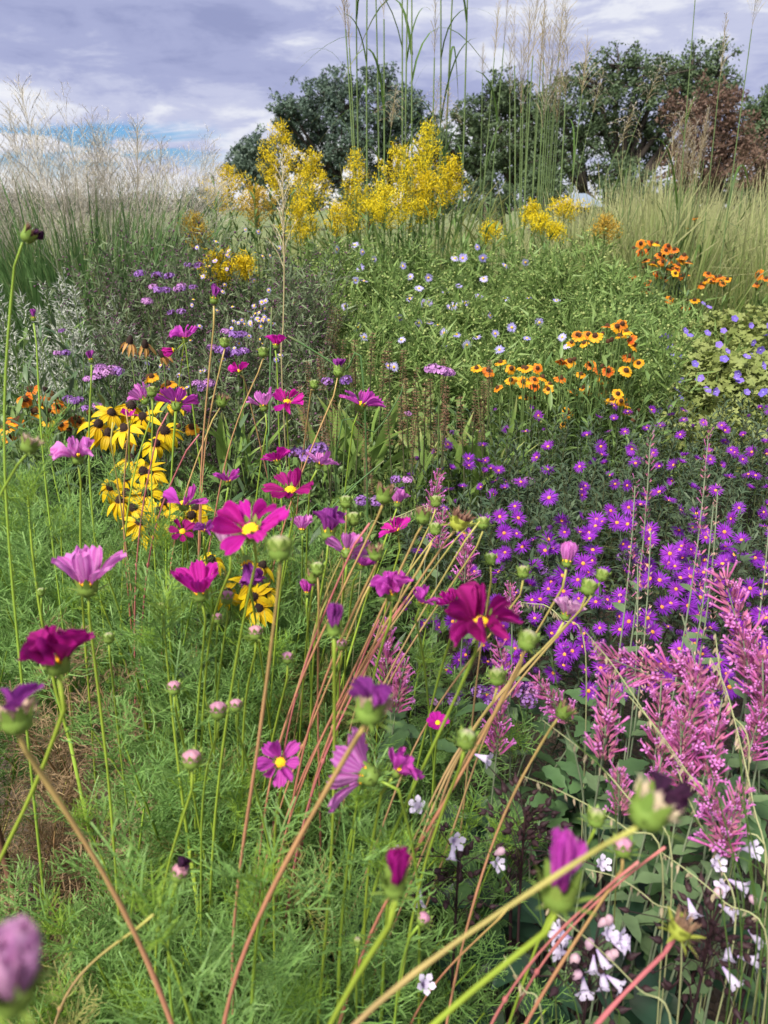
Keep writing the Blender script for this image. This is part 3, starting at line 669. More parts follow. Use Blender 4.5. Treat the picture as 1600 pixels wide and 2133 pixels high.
for (cx, cy, lb) in [(-.30, 3.05, 'fine-leaved pale aster mound left of centre, below the low goldenrod'), (.22, 3.05, 'fine-leaved pale aster mound in the very middle, behind the brown spikes'), (.78, 3.2, 'fine-leaved pale aster mound behind the near orange heleniums'),
                     (-.22, 3.8, 'rear fine-leaved aster mound under the broad goldenrod mass'), (.45, 3.8, 'rear fine-leaved aster mound in the middle'), (1.1, 3.9, 'rear fine-leaved aster mound towards the right')]:
    rt = thing('pale_aster_plant', lb, 'aster', (cx, cy, 0), 'fine-leaved asters'); fplants.append(rt)
    pts = []
    while len(pts) < 46:
        x, y = cx + U(-.36, .36), cy + U(-.42, .42); h = hF(x, y)
        if h > .3: pts.append((x, y, h))
    put_shoots(rt, SPR, pts, 'leafy_spray', .44, .2)
def nearest(pl, p): return min(pl, key=lambda o: (o.location.x - p[0]) ** 2 + (o.location.y - p[1]) ** 2)
for (px, py) in [(987, 537), (942, 560), (958, 559), (998, 559), (1043, 573), (1084, 567), (838, 574), (853, 596), (889, 598), (950, 615), (922, 627), (880, 650), (890, 648), (852, 641), (932, 660), (940, 655), (962, 650), (990, 636), (1043, 641), (830, 680), (890, 690), (870, 690), (907, 695), (920, 711), (945, 714), (985, 720), (1012, 675), (1022, 712), (965, 735), (920, 740), (1085, 722), (835, 725), (705, 542), (742, 533), (757, 547), (752, 578), (760, 606), (743, 604), (722, 657), (695, 590), (620, 650), (748, 700), (760, 720), (1155, 720), (1165, 738), (1145, 645), (1090, 640), (1055, 700), (820, 780), (808, 778), (1030, 745), (780, 560), (1000, 600), (1110, 690), (870, 620)]:
    p = march(px, py, hF, 2.4, 5)
    if p is None: p = aty(px, py, 3.9)
    small_aster(nearest(fplants, p), p + np.array((0, -.13, .055)), facing(.45, .8, .5), LIL, DSM, U(1.1, 1.5))

# ---------------- dark leafy stems behind (helenium foliage) and helenium flowers
HL = [leafT(.11, .02, 3, 'lance', c, .25) for c in (.3, .7, 1.0)]
HS = [mesh('leafy_stem', shootT(.62, 22, HL, 1.0, .5, srad=.004), [m_stem, m_leaf]) for _ in range(4)]
HSd = [mesh('leafy_stem', shootT(.62, 24, HL, 1.0, .5, srad=.004), [m_stem, m_leaf_d]) for _ in range(4)]
m_hel_o = mat('helenium_orange', ((.52, .085, .010), (.66, .20, .012)), along=[(.55, 1.0, (.70, .28, .015))], trans=.3, rough=.6)
m_hel_y = mat('helenium_amber', ((.66, .28, .008), (.76, .42, .015)), along=[(.5, 0, (.60, .16, .01))], trans=.3, rough=.6)
m_cone = mat('cone_brown', ((.045, .018, .010), (.11, .05, .02)), trans=0, rough=.9, inst=0)
m_cone_k = mat('cone_black', ((.018, .010, .010), (.05, .028, .02)), trans=0, rough=.9, inst=0)
def helRays(droop):
    mb = MB(); V = leafT(.0175, .0120, 3, 'obov', .35, .1, 3)
    V2 = T(V.V * np.array((1, 1, 1)), V.L, V.C, V.M, V.P)
    for i in range(12):
        a = 6.283 * i / 12 + U(-.1, .1); e = droop + U(-.15, .15); d = np.array((math.cos(a) * math.sin(e), math.sin(a) * math.sin(e), math.cos(e)))
        mb.add(V2, frame(np.array((math.cos(a), math.sin(a), 0)) * .006, d, 0, U(.85, 1.1)), rnd=random.random())
    return mb.T()
HRo = [mesh('ray_petals', helRays(d), m_hel_o) for d in (1.6, 1.85, 2.1)]; HRy = [mesh('ray_petals', helRays(d), m_hel_y) for d in (1.55, 1.8, 2.05)]
HC = mesh('cone', domeT(.0085, .011, 26, .2, 8), m_cone)
def helenium_flower(root, p, s, orange, bare=False):
    h = ob('flower_head', HC, root, frame(p - np.array(root.location), facing(.35, .5, 1.0), U(0, 6), s))
    if not bare: ob('ray_petals', random.choice(HRo if orange else HRy), h)
    lo = p - np.array(root.location); b = lo * .82; b[2] = max(.15, lo[2] - .3)
    ob('flower_stem', mesh('flower_stem', tubeT(seg(b, (lo + b) / 2 + RN.normal(size=3) * .012, lo, 5), .0018, 4, False), m_stem), root)
def helenium(label, spots, Y, pO, shoots, s=1.0, cx=None, dark=False, spread=.22, hz=None, ybox=.2):
    xs = [aty(a, b, Y)[0] for a, b in spots]; c = sum(xs) / len(xs)
    rt = thing('helenium_plant', label, 'helenium', (c, Y, 0), 'orange heleniums')
    zs = [aty(a, b, Y)[2] for a, b in spots]
    for (a, b) in spots:
        p = aty(a, b, Y + U(-ybox, ybox) * .6); helenium_flower(rt, p, s * U(.85, 1.15), random.random() < pO, random.random() < .08)
        if random.random() < .7: helenium_flower(rt, p + np.array((U(-.05, .05), U(-.04, .04), U(-.05, .015))), s * U(.75, 1.0), random.random() < pO, random.random() < .2)
    for i in range(shoots):
        j = random.randrange(len(spots)); z = zs[j] - U(.03, .22); x = xs[j] + U(-.08, .08)
        ob('leafy_stem', random.choice(HSd if dark else HS), rt, frame((x - c, U(-ybox, ybox) + .03, max(0, z - .58)), (U(-.15, .15), U(-.15, .15), 1), U(0, 6), U(.85, 1.05)))
    return rt
helenium('near orange helenium, upper right tuft beside the violet geranium', [(1206, 700), (1225, 697), (1240, 700), (1217, 715), (1265, 680), (1285, 680), (1305, 690), (1292, 700), (1320, 720), (1310, 742), (1267, 712), (1230, 760), (1247, 770), (1267, 772), (1255, 790), (1252, 812), (1304, 772), (1195, 815), (1215, 807)], 2.72, .5, 26, 1.0)
helenium('near amber helenium row left of the tuft, behind the brown spikes', [(1043, 755), (1065, 767), (1097, 767), (1117, 772), (1065, 792), (1090, 795), (1107, 792), (1130, 786), (1168, 788), (1170, 752), (1187, 752), (1112, 830), (1182, 860), (1017, 772)], 2.62, .45, 20, 1.0)
helenium('low amber helenium just above the purple asters', [(1287, 820), (1300, 827), (1305, 845), (1307, 857), (1275, 832)], 2.62, .3, 8, .95)
helenium('far orange helenium with many flowers on dark leafy stems', [(1335, 507), (1356, 505), (1392, 512), (1405, 520), (1350, 522), (1345, 542), (1365, 540), (1375, 530), (1387, 522), (1425, 532), (1435, 547), (1420, 542), (1397, 560), (1425, 575), (1317, 580), (1350, 607), (1402, 615), (1395, 625), (1410, 627), (1400, 645), (1435, 625), (1447, 626), (1430, 640), (1432, 672), (1360, 550), (1380, 545), (1398, 535), (1412, 552), (1385, 640), (1370, 570)], 4.15, .8, 44, 1.2, None, True)
helenium('far orange helenium in bright green grass at the right', [(1475, 570), (1490, 582), (1515, 582), (1500, 577), (1462, 592), (1482, 588)], 4.15, .6, 6, 1.2)
helenium('orange helenium cut by the right edge', [(1580, 572), (1595, 580), (1606, 590)], 4.4, .8, 4, 1.3)
helenium('lone orange flower high in the right meadow', [(1435, 477), (1448, 455)], 5.0, .3, 2, 1.2)
helenium('orange helenium group cut by the left edge', [(65, 812), (52, 832), (115, 832), (120, 852), (73, 857), (100, 877), (42, 875), (12, 890), (165, 880), (187, 860), (120, 935), (92, 915), (30, 880)], 2.2, .75, 20, 1.1)
helenium('amber helenium flowers beside the drooping rudbeckia', [(312, 787), (265, 930), (350, 800), (400, 890), (372, 815)], 2.15, .3, 6, 1.0)
# bright grass tuft right
root = thing('grass_tuft', 'bright green grass tuft behind the far orange helenium', 'grass', (aty(1530, 640, 4.5)[0], 4.5, 0))
ob('leaf_blades', mesh('leaf_blades', bladeset(420, .55, 1.05, .1, .4, .016, .34, 6), m_blade), root, kind='stuff')
root = thing('grass_tuft', 'green arching grass in front of the silvery plume clump', 'grass', (aty(1010, 560, 4.7)[0], 4.7, 0))
ob('leaf_blades', mesh('leaf_blades', bladeset(420, .6, 1.15, .1, .5, .014, .5, 6), m_blade), root, kind='stuff')
root = thing('grass_tuft', 'green grass between the small goldenrod tips and far helenium', 'grass', (aty(1230, 560, 4.6)[0], 4.6, 0))
ob('leaf_blades', mesh('leaf_blades', bladeset(480, .5, 1.05, .1, .6, .012, .5, 6), m_meadow), root, kind='stuff')

# ---------------- geranium
m_ger_l = mat('geranium_leaf', ((.17, .22, .055), (.33, .37, .13)), trans=.35, rough=.55)
m_ger = mat('geranium_violet', ((.16, .10, .52), (.28, .19, .68)), along=[(.3, 0, (.45, .38, .80))], trans=.35, rough=.6)
def lobedT(r, n=5):
    V = [(0, 0, 0)]; P = [(0, .5, 0)]; k = n * 2
    for i in range(k + 1):
        a = -2.6 + 5.2 * i / k; rr = r * (1.0 if i % 2 else .62); V.append((rr * math.sin(a), .12 * rr * (i % 2), rr * math.cos(a))); P.append((1, i / k, 0))
    F = []
    for i in range(k): F += [0, i + 2, i + 1]
    return T(V, F, [3] * k, None, P)
GLF = lobedT(.024)
def hG(x, y):
    d = (y - 2.72) / 1.25
    if d < 0 or d > 1.1 or x < .95: return 0
    return .66 + .25 * d + .04 * math.sin(x * 7 + y * 5) - (.25 * max(0, 1.1 - x) / .15 if x < 1.1 else 0)
gpl = []
for (cx, cy, lb) in [(1.25, 3.0, 'violet geranium mound next to the near orange helenium'), (1.75, 3.0, 'violet geranium mound at the right edge, just behind the asters'), (1.4, 3.6, 'rear violet geranium mound below the far helenium'), (2.0, 3.65, 'rear violet geranium mound at the right edge')]:
    rt = thing('geranium_plant', lb, 'geranium', (cx, cy, 0), 'violet geraniums'); gpl.append(rt); mb = MB(); P_ = []; D_ = []
    while len(P_) < 1500:
        x, y = cx + U(-.36, .36), cy + U(-.36, .36); h = hG(x, y)
        if h > .3: P_.append((x - cx, y - cy, h - abs(random.gauss(0, .09)))); D_.append((random.gauss(0, 1), random.gauss(0, 1), .5))
    D_ = np.array(D_); mb.scatter(GLF, frames(P_, D_, RN.normal(size=len(P_)) * .5, .6 + .7 * RN.random(len(P_))), mi=0)
    for q in P_[::9]: mb.add(ribT([q, (q[0] * .8, q[1] * .8, q[2] - .3)], .003), mi=1)
    ob('foliage', mesh('foliage', mb, [m_ger_l, m_stem]), rt, kind='stuff')
def fiveT(r, e):
    mb = MB(); lf = leafT(r, r * .95, 3, 'obov', .2, .05, 3)
    for i in range(5):
        a = 6.283 * i / 5; mb.add(lf, frame((0, 0, 0), (math.cos(a) * math.sin(e), math.sin(a) * math.sin(e), math.cos(e)), 0, 1), rnd=random.random())
    return mb.T()
GF = [mesh('petals', fiveT(.0165, e), m_ger) for e in (1.2, 1.4, 1.0)]; GC = mesh('flower_centre', domeT(.003, .005, 5, .3, 5), m_lilac_w)
for (px, py) in [(1458, 644), (1470, 652), (1523, 675), (1420, 702), (1466, 706), (1366, 732), (1345, 738), (1353, 745), (1388, 735), (1410, 752), (1397, 755), (1490, 730), (1505, 745), (1560, 725), (1545, 758), (1530, 790), (1578, 775), (1525, 802), (1532, 805), (1480, 828), (1478, 835), (1464, 825), (1403, 825), (1360, 775), (1383, 797), (1413, 805), (1365, 866), (1556, 750), (1580, 830), (1590, 710), (1595, 690), (1440, 770), (1372, 715), (1385, 712), (1340, 700), (1430, 712), (1500, 760), (1410, 842), (1545, 830), (1500, 700), (1555, 690), (1575, 740), (1395, 770), (1450, 800)]:
    p = march(px, py, hG, 2.4, 5)
    if p is None: p = aty(px, py, 3.3)
    rt = nearest(gpl, p); h = ob('flower_centre', GC, rt, frame(p + np.array((0, -.03, .03)) - np.array(rt.location), facing(.4, .6, .6), 0, U(.9, 1.25))); ob('petals', random.choice(GF), h)

# ---------------- silver artemisia
def spireT(h, n=170):
    mb = MB(); mb.add(tubeT([(0, 0, 0), (0, 0, h)], [.003, .0015], 3, False), mi=0); P_ = []; D_ = []
    for i in range(n):
        t = random.random(); a = U(0, 6.28); r = (.05 * (1 - t) + .012) * random.random() ** .6; P_.append((r * math.cos(a), r * math.sin(a), h * (.15 + .85 * t))); D_.append((math.cos(a), math.sin(a), .8))
    mb.scatter(leafT(.022, .011, 1, 'strap', .3, 0, 2), frames(P_, np.array(D_) + RN.normal(size=(n, 3)) * .5, RN.random(n) * 6.28, .5 + .8 * RN.random(n)), mi=1)
    return mb.T()
SPI = [mesh('flower_spire', spireT(U(.42, .6), 300), [m_stem, m_silver]) for _ in range(4)]
ar = aty(140, 700, 2.8); rt = thing('silver_artemisia', 'silvery grey artemisia spires at the left below the switchgrass', 'artemisia', (ar[0], 2.8, 0))
for (px, py) in [(15, 640), (40, 655), (60, 620), (80, 650), (110, 600), (105, 650), (130, 640), (150, 610), (160, 660), (175, 650), (140, 690), (115, 700), (60, 700), (30, 700), (90, 720), (170, 700), (200, 690), (235, 680), (240, 700), (280, 670), (270, 720), (250, 740), (300, 690), (210, 730), (185, 760), (150, 760), (230, 765), (120, 765), (70, 770), (40, 760), (320, 740), (10, 720)]:
    tp = aty(px, py, 2.8 + U(-.2, .2)); s = U(.8, 1.05); ob('flower_spire', random.choice(SPI), rt, frame(tp - np.array(rt.location) - np.array((0, 0, .5 * s)), (U(-.12, .12), U(-.12, .12), 1), U(0, 6), s))

# ---------------- verbena
m_verb = mat('verbena_purple', ((.22, .085, .36), (.42, .22, .56)), trans=.3, rough=.7)
m_verb_p = mat('verbena_pink', ((.36, .14, .40), (.58, .30, .60)), trans=.3, rough=.7)
m_verb_c = mat('verbena_calyx', ((.085, .035, .075), (.16, .08, .12)), trans=.1, rough=.8)
def verbT(r, n=60, flat=.55):
    mb = MB(); P_ = []; D_ = []; Q_ = []
    for i in range(n):
        t = math.sqrt((i + .5) / n); a = i * 2.39996; e = t * 1.75; d = np.array((math.sin(e) * math.cos(a), math.sin(e) * math.sin(a), math.cos(e)))
        P_.append(d * r * np.array((1, 1, flat)) * U(.92, 1.1)); D_.append(d)
    five = fiveT(.0030, 1.2); D_ = np.array(D_); P_ = np.array(P_); s = r / .014
    mb.scatter(leafT(.008 * s, .004 * s, 1, 'strap', 0, 0, 2), frames(P_ * .55, D_, RN.random(n) * 6, np.ones(n)), mi=1)
    keep = RN.random(n) < .75
    mb.scatter(five, frames(P_[keep], D_[keep] + RN.normal(size=(keep.sum(), 3)) * .2, RN.random(keep.sum()) * 6, s * (.8 + .5 * RN.random(keep.sum()))), mi=0)
    mb.add(latheT([(.0001, -r * .5), (r * .6, -r * .2), (r * .7, r * .15), (.0001, r * .4)], 7), mi=1, rnd=.2)
    return mb.T()
VB = [mesh('flower_cluster', verbT(.016, 46, .6), [m, m_verb_c]) for m in (m_verb, m_verb, m_verb_p)]
VBp = mesh('flower_cluster', verbT(.020, 70, .5), [m_verb_p, m_verb_c])
def verbena(label, px, py, Y, n=3, s=1.0, base=None, meshes=VB, group='purple verbenas', spread=.022):
    p = aty(px, py, Y); b = np.array((p[0] + U(-.06, .06) if base is None else base, Y + .05, 0)); rt = thing('verbena', label, 'verbena', b, group); loc = p - b
    node = loc - np.array((0, 0, .07 * s)); ob('stem', mesh('stem', tubeT(seg((0, 0, 0), node * np.array((.3, .3, .55)), node, 8), np.linspace(.0024, .0015, 8), 4, False), m_stem), rt)
    for i in range(n):
        a = i * 2.3 + U(0, 1); q = loc + np.array((math.cos(a), math.sin(a), 0)) * spread * s * (1 if n > 1 else 0) + np.array((0, 0, U(-.006, .008)))
        ob('stalk', mesh('stalk', tubeT(seg(node, (node + q) / 2 + (q - node) * np.array((.25, .25, -.1)), q, 4), .0011, 3, False), m_stem), rt)
        ob('flower_cluster', random.choice(meshes), rt, frame(q, (U(-.2, .2), U(-.3, .05), 1), U(0, 6), s * U(.85, 1.15)))
for i, (px, py, Y, n, s, lb) in enumerate([
    (292, 572, 2.9, 1, 1.15, 'leftmost high purple verbena head against the switchgrass'), (340, 575, 2.9, 2, 1.1, 'second high purple verbena head against the switchgrass'), (402, 555, 3.0, 2, 1.0, 'high verbena head just left of the small bright goldenrod'),
    (330, 603, 2.8, 3, 1.05, 'left end of the row of verbena clusters under the high heads'), (362, 602, 2.8, 3, 1.05, 'middle of the row of verbena clusters under the high heads'), (390, 600, 2.85, 2, 1.0, 'right end of the row of verbena clusters under the high heads'),
    (307, 630, 2.8, 1, 1.15, 'single verbena head below the left end of the row'), (365, 655, 2.75, 2, 1.0, 'verbena head low in the dark foliage under the row'), (227, 772, 2.3, 5, 1.15, 'broad verbena cluster in front of the silvery artemisia'),
    (195, 790, 2.35, 3, 1.0, 'verbena cluster just left of the broad one at the artemisia'), (487, 695, 2.6, 3, 1.15, 'verbena cluster right of the tall closed cosmos'), (492, 735, 2.5, 4, 1.1, 'verbena cluster low beside the closed cosmos stem'),
    (455, 726, 2.5, 3, 1.05, 'verbena cluster left of the closed cosmos stem'), (420, 802, 2.3, 3, 1.0, 'verbena cluster right of the orange helenium flowers'), (125, 735, 2.5, 2, .9, 'small verbena cluster within the artemisia'),
    (130, 692, 2.6, 1, .8, 'tiny verbena head within the upper artemisia'), (150, 838, 2.2, 3, .95, 'verbena cluster behind the left helenium flowers'), (682, 798, 2.0, 1, 1.0, 'left of two verbena heads above the pink cosmos, centre'),
    (722, 798, 2.0, 1, 1.0, 'right of two verbena heads above the pink cosmos, centre'), (637, 945, 1.45, 3, 1.1, 'dull mauve verbena cluster among the cosmos in the middle'), (770, 1050, 1.75, 2, 1.0, 'verbena head beside the brown cosmos seed head'),
    (190, 852, 2.15, 2, .9, 'verbena cluster right behind the left helenium'), (1090, 1005, 2.0, 3, .9, 'dusty verbena cluster lying in the purple asters, upper'), (1150, 1192, 1.55, 3, .85, 'dusty verbena cluster lying in the purple asters, lower'),
    (1315, 1162, 1.6, 3, .85, 'dusty verbena cluster between the pink spires'), (840, 1000, 1.95, 2, .95, 'verbena cluster at the left tip of the purple asters'), (1400, 1210, 1.5, 3, .8, 'dusty verbena cluster right of the pink spires'),
    (850, 858, 2.3, 1, .8, 'small verbena head among the brown spikes'), (945, 905, 2.3, 1, .7, 'tiny verbena head at the lily-leaf edge'), (930, 1465, 1.15, 2, .9, 'verbena cluster low, right of the small magenta cosmos'),
    (1098, 1450, 1.2, 3, .9, 'verbena cluster left of the pink hyssop'), (1015, 1450, 1.15, 3, .9, 'verbena cluster under the leaning red cosmos stem')]):
    verbena(lb, px, py, Y, n, s)
verbena('single bright verbena dome on a tall bare stem above the asters', 916, 775, 1.75, 3, 1.0, None, [VBp], None, .016)

# ---------------- blue wood aster (small pale flowers, dark fine foliage)
m_grey_l = mat('leaf_grey_green', ((.11, .155, .08), (.21, .265, .14)), trans=.25, rough=.6)
SPD = [mesh('fine_spray', sprayT(.5, 18, .034, 14, 5, .20, .004), [m_stem_d, m_grey_l, m_verb_c]) for _ in range(4)]
LSW = [mesh('ray_petals', rayT(11, .0105, .0034, U(1.3, 1.6)), m_lilac) for _ in range(3)]
def hB(x, y): return .62 + .55 * min(1, max(0, (y - 2.2) / 1.0))
bpl = []
for (cx, cy, lb) in [(-.72, 2.55, 'dark fine aster foliage with pale flowers behind the rudbeckia'), (-.42, 2.55, 'dark fine aster with pale flowers right of the verbena clusters'), (-.80, 3.1, 'rear dark fine aster behind the verbena row'), (-.42, 3.1, 'rear dark fine aster beneath the small bright goldenrod')]:
    rt = thing('wood_aster_plant', lb, 'aster', (cx, cy, 0), 'small-flowered wood asters'); bpl.append(rt)
    put_shoots(rt, SPD, [(x, y, hB(x, y) + U(-.08, .05)) for x, y in [(cx + U(-.24, .24), cy + U(-.28, .28)) for _ in range(26)]], 'leafy_spray', .46, .18)
sp = [(U(395, 585), U(470, 780)) for _ in range(34)] + [(random.gauss(545, 22), random.gauss(640, 22)) for _ in range(14)] + [(random.gauss(520, 30), random.gauss(690, 25)) for _ in range(16)] + [(random.gauss(360, 40), random.gauss(770, 20)) for _ in range(8)]
for (px, py) in sp:
    p = aty(px, py, 2.45 + (790 - py) / 310 * .6); small_aster(nearest(bpl, p), p, facing(.5, .6, .6), LSW, DSM, U(.8, 1.2))

# ---------------- spent brown hyssop spikes and lily-like leaves
m_spent = mat('spent_brown', ((.14, .065, .042), (.30, .15, .095)), trans=.1, rough=.9)
def spikeT(h, r, whorls, per=9, bract=.008):
    mb = MB(); mb.add(tubeT([(0, 0, -.12), (0, 0, h)], [.002, .0012], 4, False), mi=0)
    for w in range(whorls):
        z = h * w / whorls; rr = r * (1 - .45 * (w / whorls))
        for i in range(per):
            a = 6.283 * i / per + w; mb.add(leafT(bract, bract * .8, 1, 'strap', .5, .2, 2), frame((math.cos(a) * rr * .55, math.sin(a) * rr * .55, z), (math.cos(a), math.sin(a), U(.2, .9)), 0, U(.8, 1.2)), mi=1, rnd=random.random())
    return mb.T()
SK = [mesh('seed_spike', spikeT(U(.09, .125), .012, 14, 10, .0095), [m_stem_d, m_spent]) for _ in range(4)]
ML = [leafT(.055, .026, 3, 'ovate', c, .25) for c in (.3, .7)]
MS = [mesh('leafy_stem', shootT(.45, 16, ML, 1.1, .6, True), [m_stem, m_leaf]) for _ in range(4)]
MSy = [mesh('leafy_stem', shootT(.42, 16, ML, 1.1, .6, True), [m_stem, m_leaf_y]) for _ in range(3)]
spk = [(645, 790), (672, 775), (710, 745), (740, 760), (735, 770), (772, 745), (795, 790), (812, 760), (838, 770), (848, 830), (862, 805), (840, 890), (872, 865), (885, 860), (860, 890), (898, 830), (925, 860), (925, 790), (812, 890), (745, 880), (700, 895), (690, 890), (680, 920), (760, 920), (1010, 830), (1020, 790), (1005, 880), (965, 890), (988, 860), (925, 900), (635, 860), (642, 880), (770, 990), (860, 930), (905, 905)]
bp = [(-.14, 2.5, 'brown spent hyssop spikes left, behind the pink cosmos'), (.05, 2.5, 'brown spent hyssop spikes in the middle cluster'), (.30, 2.55, 'brown spent hyssop spikes right, beside the lily-like leaves')]
hys = []
for (cx, cy, lb) in bp:
    rt = thing('spent_hyssop', lb, 'hyssop', (cx, cy, 0), 'brown spent hyssops'); hys.append(rt)
    put_shoots(rt, MS + MSy[:1], [(cx + U(-.16, .16), cy + U(-.3, .25), U(.58, .74)) for _ in range(26)], 'leafy_stem', .42, .15)
for (px, py) in spk:
    p = aty(px, py, 2.05 + (900 - py) / 160 * .25); rt = nearest(hys, p); s = U(.85, 1.15)
    ob('seed_spike', random.choice(SK), rt, frame(p - np.array(rt.location) - np.array((0, 0, .05)), (U(-.1, .1), U(-.1, .1), 1), U(0, 6), s))
m_lily = mat('lily_leaf', ((.17, .28, .06), (.34, .42, .12)), along=[(.8, 1.0, (.42, .42, .16))], trans=.4, rough=.5)
BL = [mesh('leaf', leafT(U(.2, .28), .024, 6, 'lance', U(.3, 1.0), .25), m_lily) for _ in range(4)]
for (px, py, n, lb) in [(985, 900, 14, 'clump of broad pale green lily-like leaves left of the asters'), (1030, 930, 10, 'pale lily-like leaf clump touching the aster mound'), (760, 850, 14, 'light green lily-like leaves among the left brown spikes'), (480, 880, 16, 'light green strappy leaves right of the rudbeckia'), (880, 930, 10, 'pale lily-like leaves under the middle brown spikes'), (700, 880, 10, 'light green strappy leaves behind the central pink cosmos')]:
    p = aty(px, py, 2.2); b = np.array((p[0], 2.2, 0)); rt = thing('lily_clump', lb, 'lily', b, 'lily-like leaf clumps')
    for i in range(n):
        ob('leaf', random.choice(BL), rt, frame((U(-.05, .05), U(-.05, .05), p[2] - .17 + U(-.05, .05)), (random.gauss(0, .55), random.gauss(0, .4), 1), U(0, 6.28), U(.7, 1.15)))
    ob('stalk', mesh('stalk', tubeT([(0, 0, 0), (0, 0, p[2] - .12)], .006, 5), m_stem), rt)
# sea-oat like pale drooping leaves at the aster edge
root = thing('pale_grass', 'pale drooping yellow-green grass just above the aster mound', 'grass', (aty(1015, 920, 2.35)[0], 2.35, 0))
ob('leaf_blades', mesh('leaf_blades', bladeset(160, .45, .66, .1, .5, .012, .14, 6), m_meadow), root, kind='stuff')
for (px, py) in [(690, 720), (695, 735), (682, 715)]:
    p = aty(px, py, 2.5); ob('seed_spike', SK[0], hys[0], frame(p - np.array(hys[0].location), (.2, 0, 1), 0, 1.0))

# ---------------- mixed green filler between the beds
fl = []
for (cx, cy, n, z, ms, lb) in [(-.55, 2.1, 40, .66, MS, 'green leafy mint-like plants right of the rudbeckia'), (-.15, 2.05, 44, .64, MS, 'green leafy plants below the left brown spikes'), (.0, 1.75, 34, .60, MS, 'green leafy plants at the left tip of the purple asters'), (-.35, 1.75, 40, .62, MS, 'green leafy plants behind the central magenta cosmos'),
                               (-1.15, 2.25, 40, .68, HS, 'leafy green stems under the left helenium flowers'), (-.9, 2.0, 36, .66, HSd, 'dark leafy stems under the rudbeckia flowers'), (.75, 2.75, 36, .62, HS, 'green leafy stems in front of the near helenium'), (-1.35, 2.6, 30, .7, HS, 'green leafy stems at the left edge under the artemisia'),
                               (-.95, 2.45, 30, .74, HSd, 'dark green stems behind the rudbeckia'), (.25, 2.72, 36, .62, MS, 'green leaves behind the brown hyssop spikes'), (-.2, 2.75, 30, .66, MS, 'green leaves left of the fine aster mound')]:
    rt = thing('leafy_plant', lb, 'plant', (cx, cy, 0), 'green leafy filler plants'); fl.append(rt)
    put_shoots(rt, ms, [(cx + U(-.24, .24), cy + U(-.2, .2), z * U(.85, 1.12)) for _ in range(n)], 'leafy_stem', .45, .2)

# ================================================================ NEW ENGLAND ASTERS (right)
m_ast_l = mat('aster_leaf', ((.032, .065, .034), (.10, .135, .07)), trans=.25, rough=.5)
m_ast = mat('aster_violet', ((.175, .012, .35), (.33, .040, .53)), along=[(.35, 0, (.24, .02, .32))], trans=.35, rough=.6)
m_ast_d = mat('aster_dark', ((.085, .020, .15), (.17, .035, .27)), trans=.3, rough=.7)
AL = [leafT(.036, .0085, 2, 'lance', c, .25) for c in (.3, .8, 1.1)]
AS = [mesh('leafy_stem', shootT(.34, 46, AL, 1.25, .55, srad=.002, z0=.15, ls0=1.0, ls1=.75), [m_stem_d, m_ast_l]) for _ in range(5)]
AR = [mesh('ray_petals', rayT(24, .0215, .0024, tl, .16, .22, 2), m_ast) for tl in (1.45, 1.3, 1.15, 1.55)] + [mesh('ray_petals', rayT(22, .018, .0024, tl, .16, .2, 2), m_ast) for tl in (.85, .65)]
ARd = [mesh('ray_petals', rayT(16, .010, .0028, .3, .3, .2, 2), m_ast_d)]
AD = mesh('disc', domeT(.0036, .0026, 12, .25, 7), m_disc_o); ADd = mesh('disc', domeT(.005, .005, 12, .3, 7), m_ast_d)
def hA(x, y):
    if y < 1.02 or y > 2.72: return 0
    xl = np.interp(y, (1.05, 1.25, 1.5, 1.8, 2.1, 2.4, 2.75), (.42, .30, .20, .09, .03, .10, .22))
    if x < xl - .02: return 0
    e = min(1, (x - xl + .02) / .16); f = min(1, (y - 1.02) / .5); g = min(1, (2.75 - y) / .1)
    return (.50 + .24 * f ** .7) * (.70 + .30 * math.sqrt(max(0, e))) * (.6 + .4 * g) + .030 * noise.noise((x * 5, y * 5, 0)) + .02 * noise.noise((x * 13, y * 13, 2))
apl = []
for (cx, cy, lb) in [(.30, 1.55, 'purple aster plant at the front left of the aster bed, beside the cosmos'), (.62, 1.35, 'purple aster plant behind the arching pink hyssop'), (.95, 1.35, 'purple aster plant at the right front, behind the pink hyssop'), (.25, 2.05, 'purple aster plant at the left tip of the bed under the brown spikes'),
                     (.62, 1.8, 'purple aster plant in the middle of the aster bed'), (1.02, 1.85, 'purple aster plant right of the middle, behind the pink spires'), (1.42, 1.75, 'purple aster plant at the right edge, middle row'), (.55, 2.4, 'purple aster plant at the back below the near helenium'), (1.0, 2.4, 'purple aster plant at the back below the violet geranium'), (1.5, 2.4, 'purple aster plant at the back right corner of the bed')]:
    rt = thing('purple_aster_plant', lb, 'aster', (cx, cy, 0), 'purple asters'); apl.append(rt); pts = []
    while len(pts) < 62:
        x, y = cx + U(-.27, .27), cy + U(-.30, .30); h = hA(x, y)
        if h > .3: pts.append((x, y, h + U(-.03, .03)))
        elif random.random() < .1: pts.append((cx + U(-.1, .1), cy + U(-.1, .1), max(.5, hA(cx, cy))))
    put_shoots(rt, AS, pts, 'leafy_stem', .33, .22)
def aster_density(px, py):
    if py < 860: return 0
    d = .35
    if py < 960: d = .55 if px > 1250 else .30
    elif py < 1060: d = .62 if px < 1060 or px > 1330 else .3
    elif py < 1110: d = .4
    elif py < 1400: d = 1.0 if px > 1020 else .4
    else: d = .5
    return d
cnt = 0; tries = 0; used = []
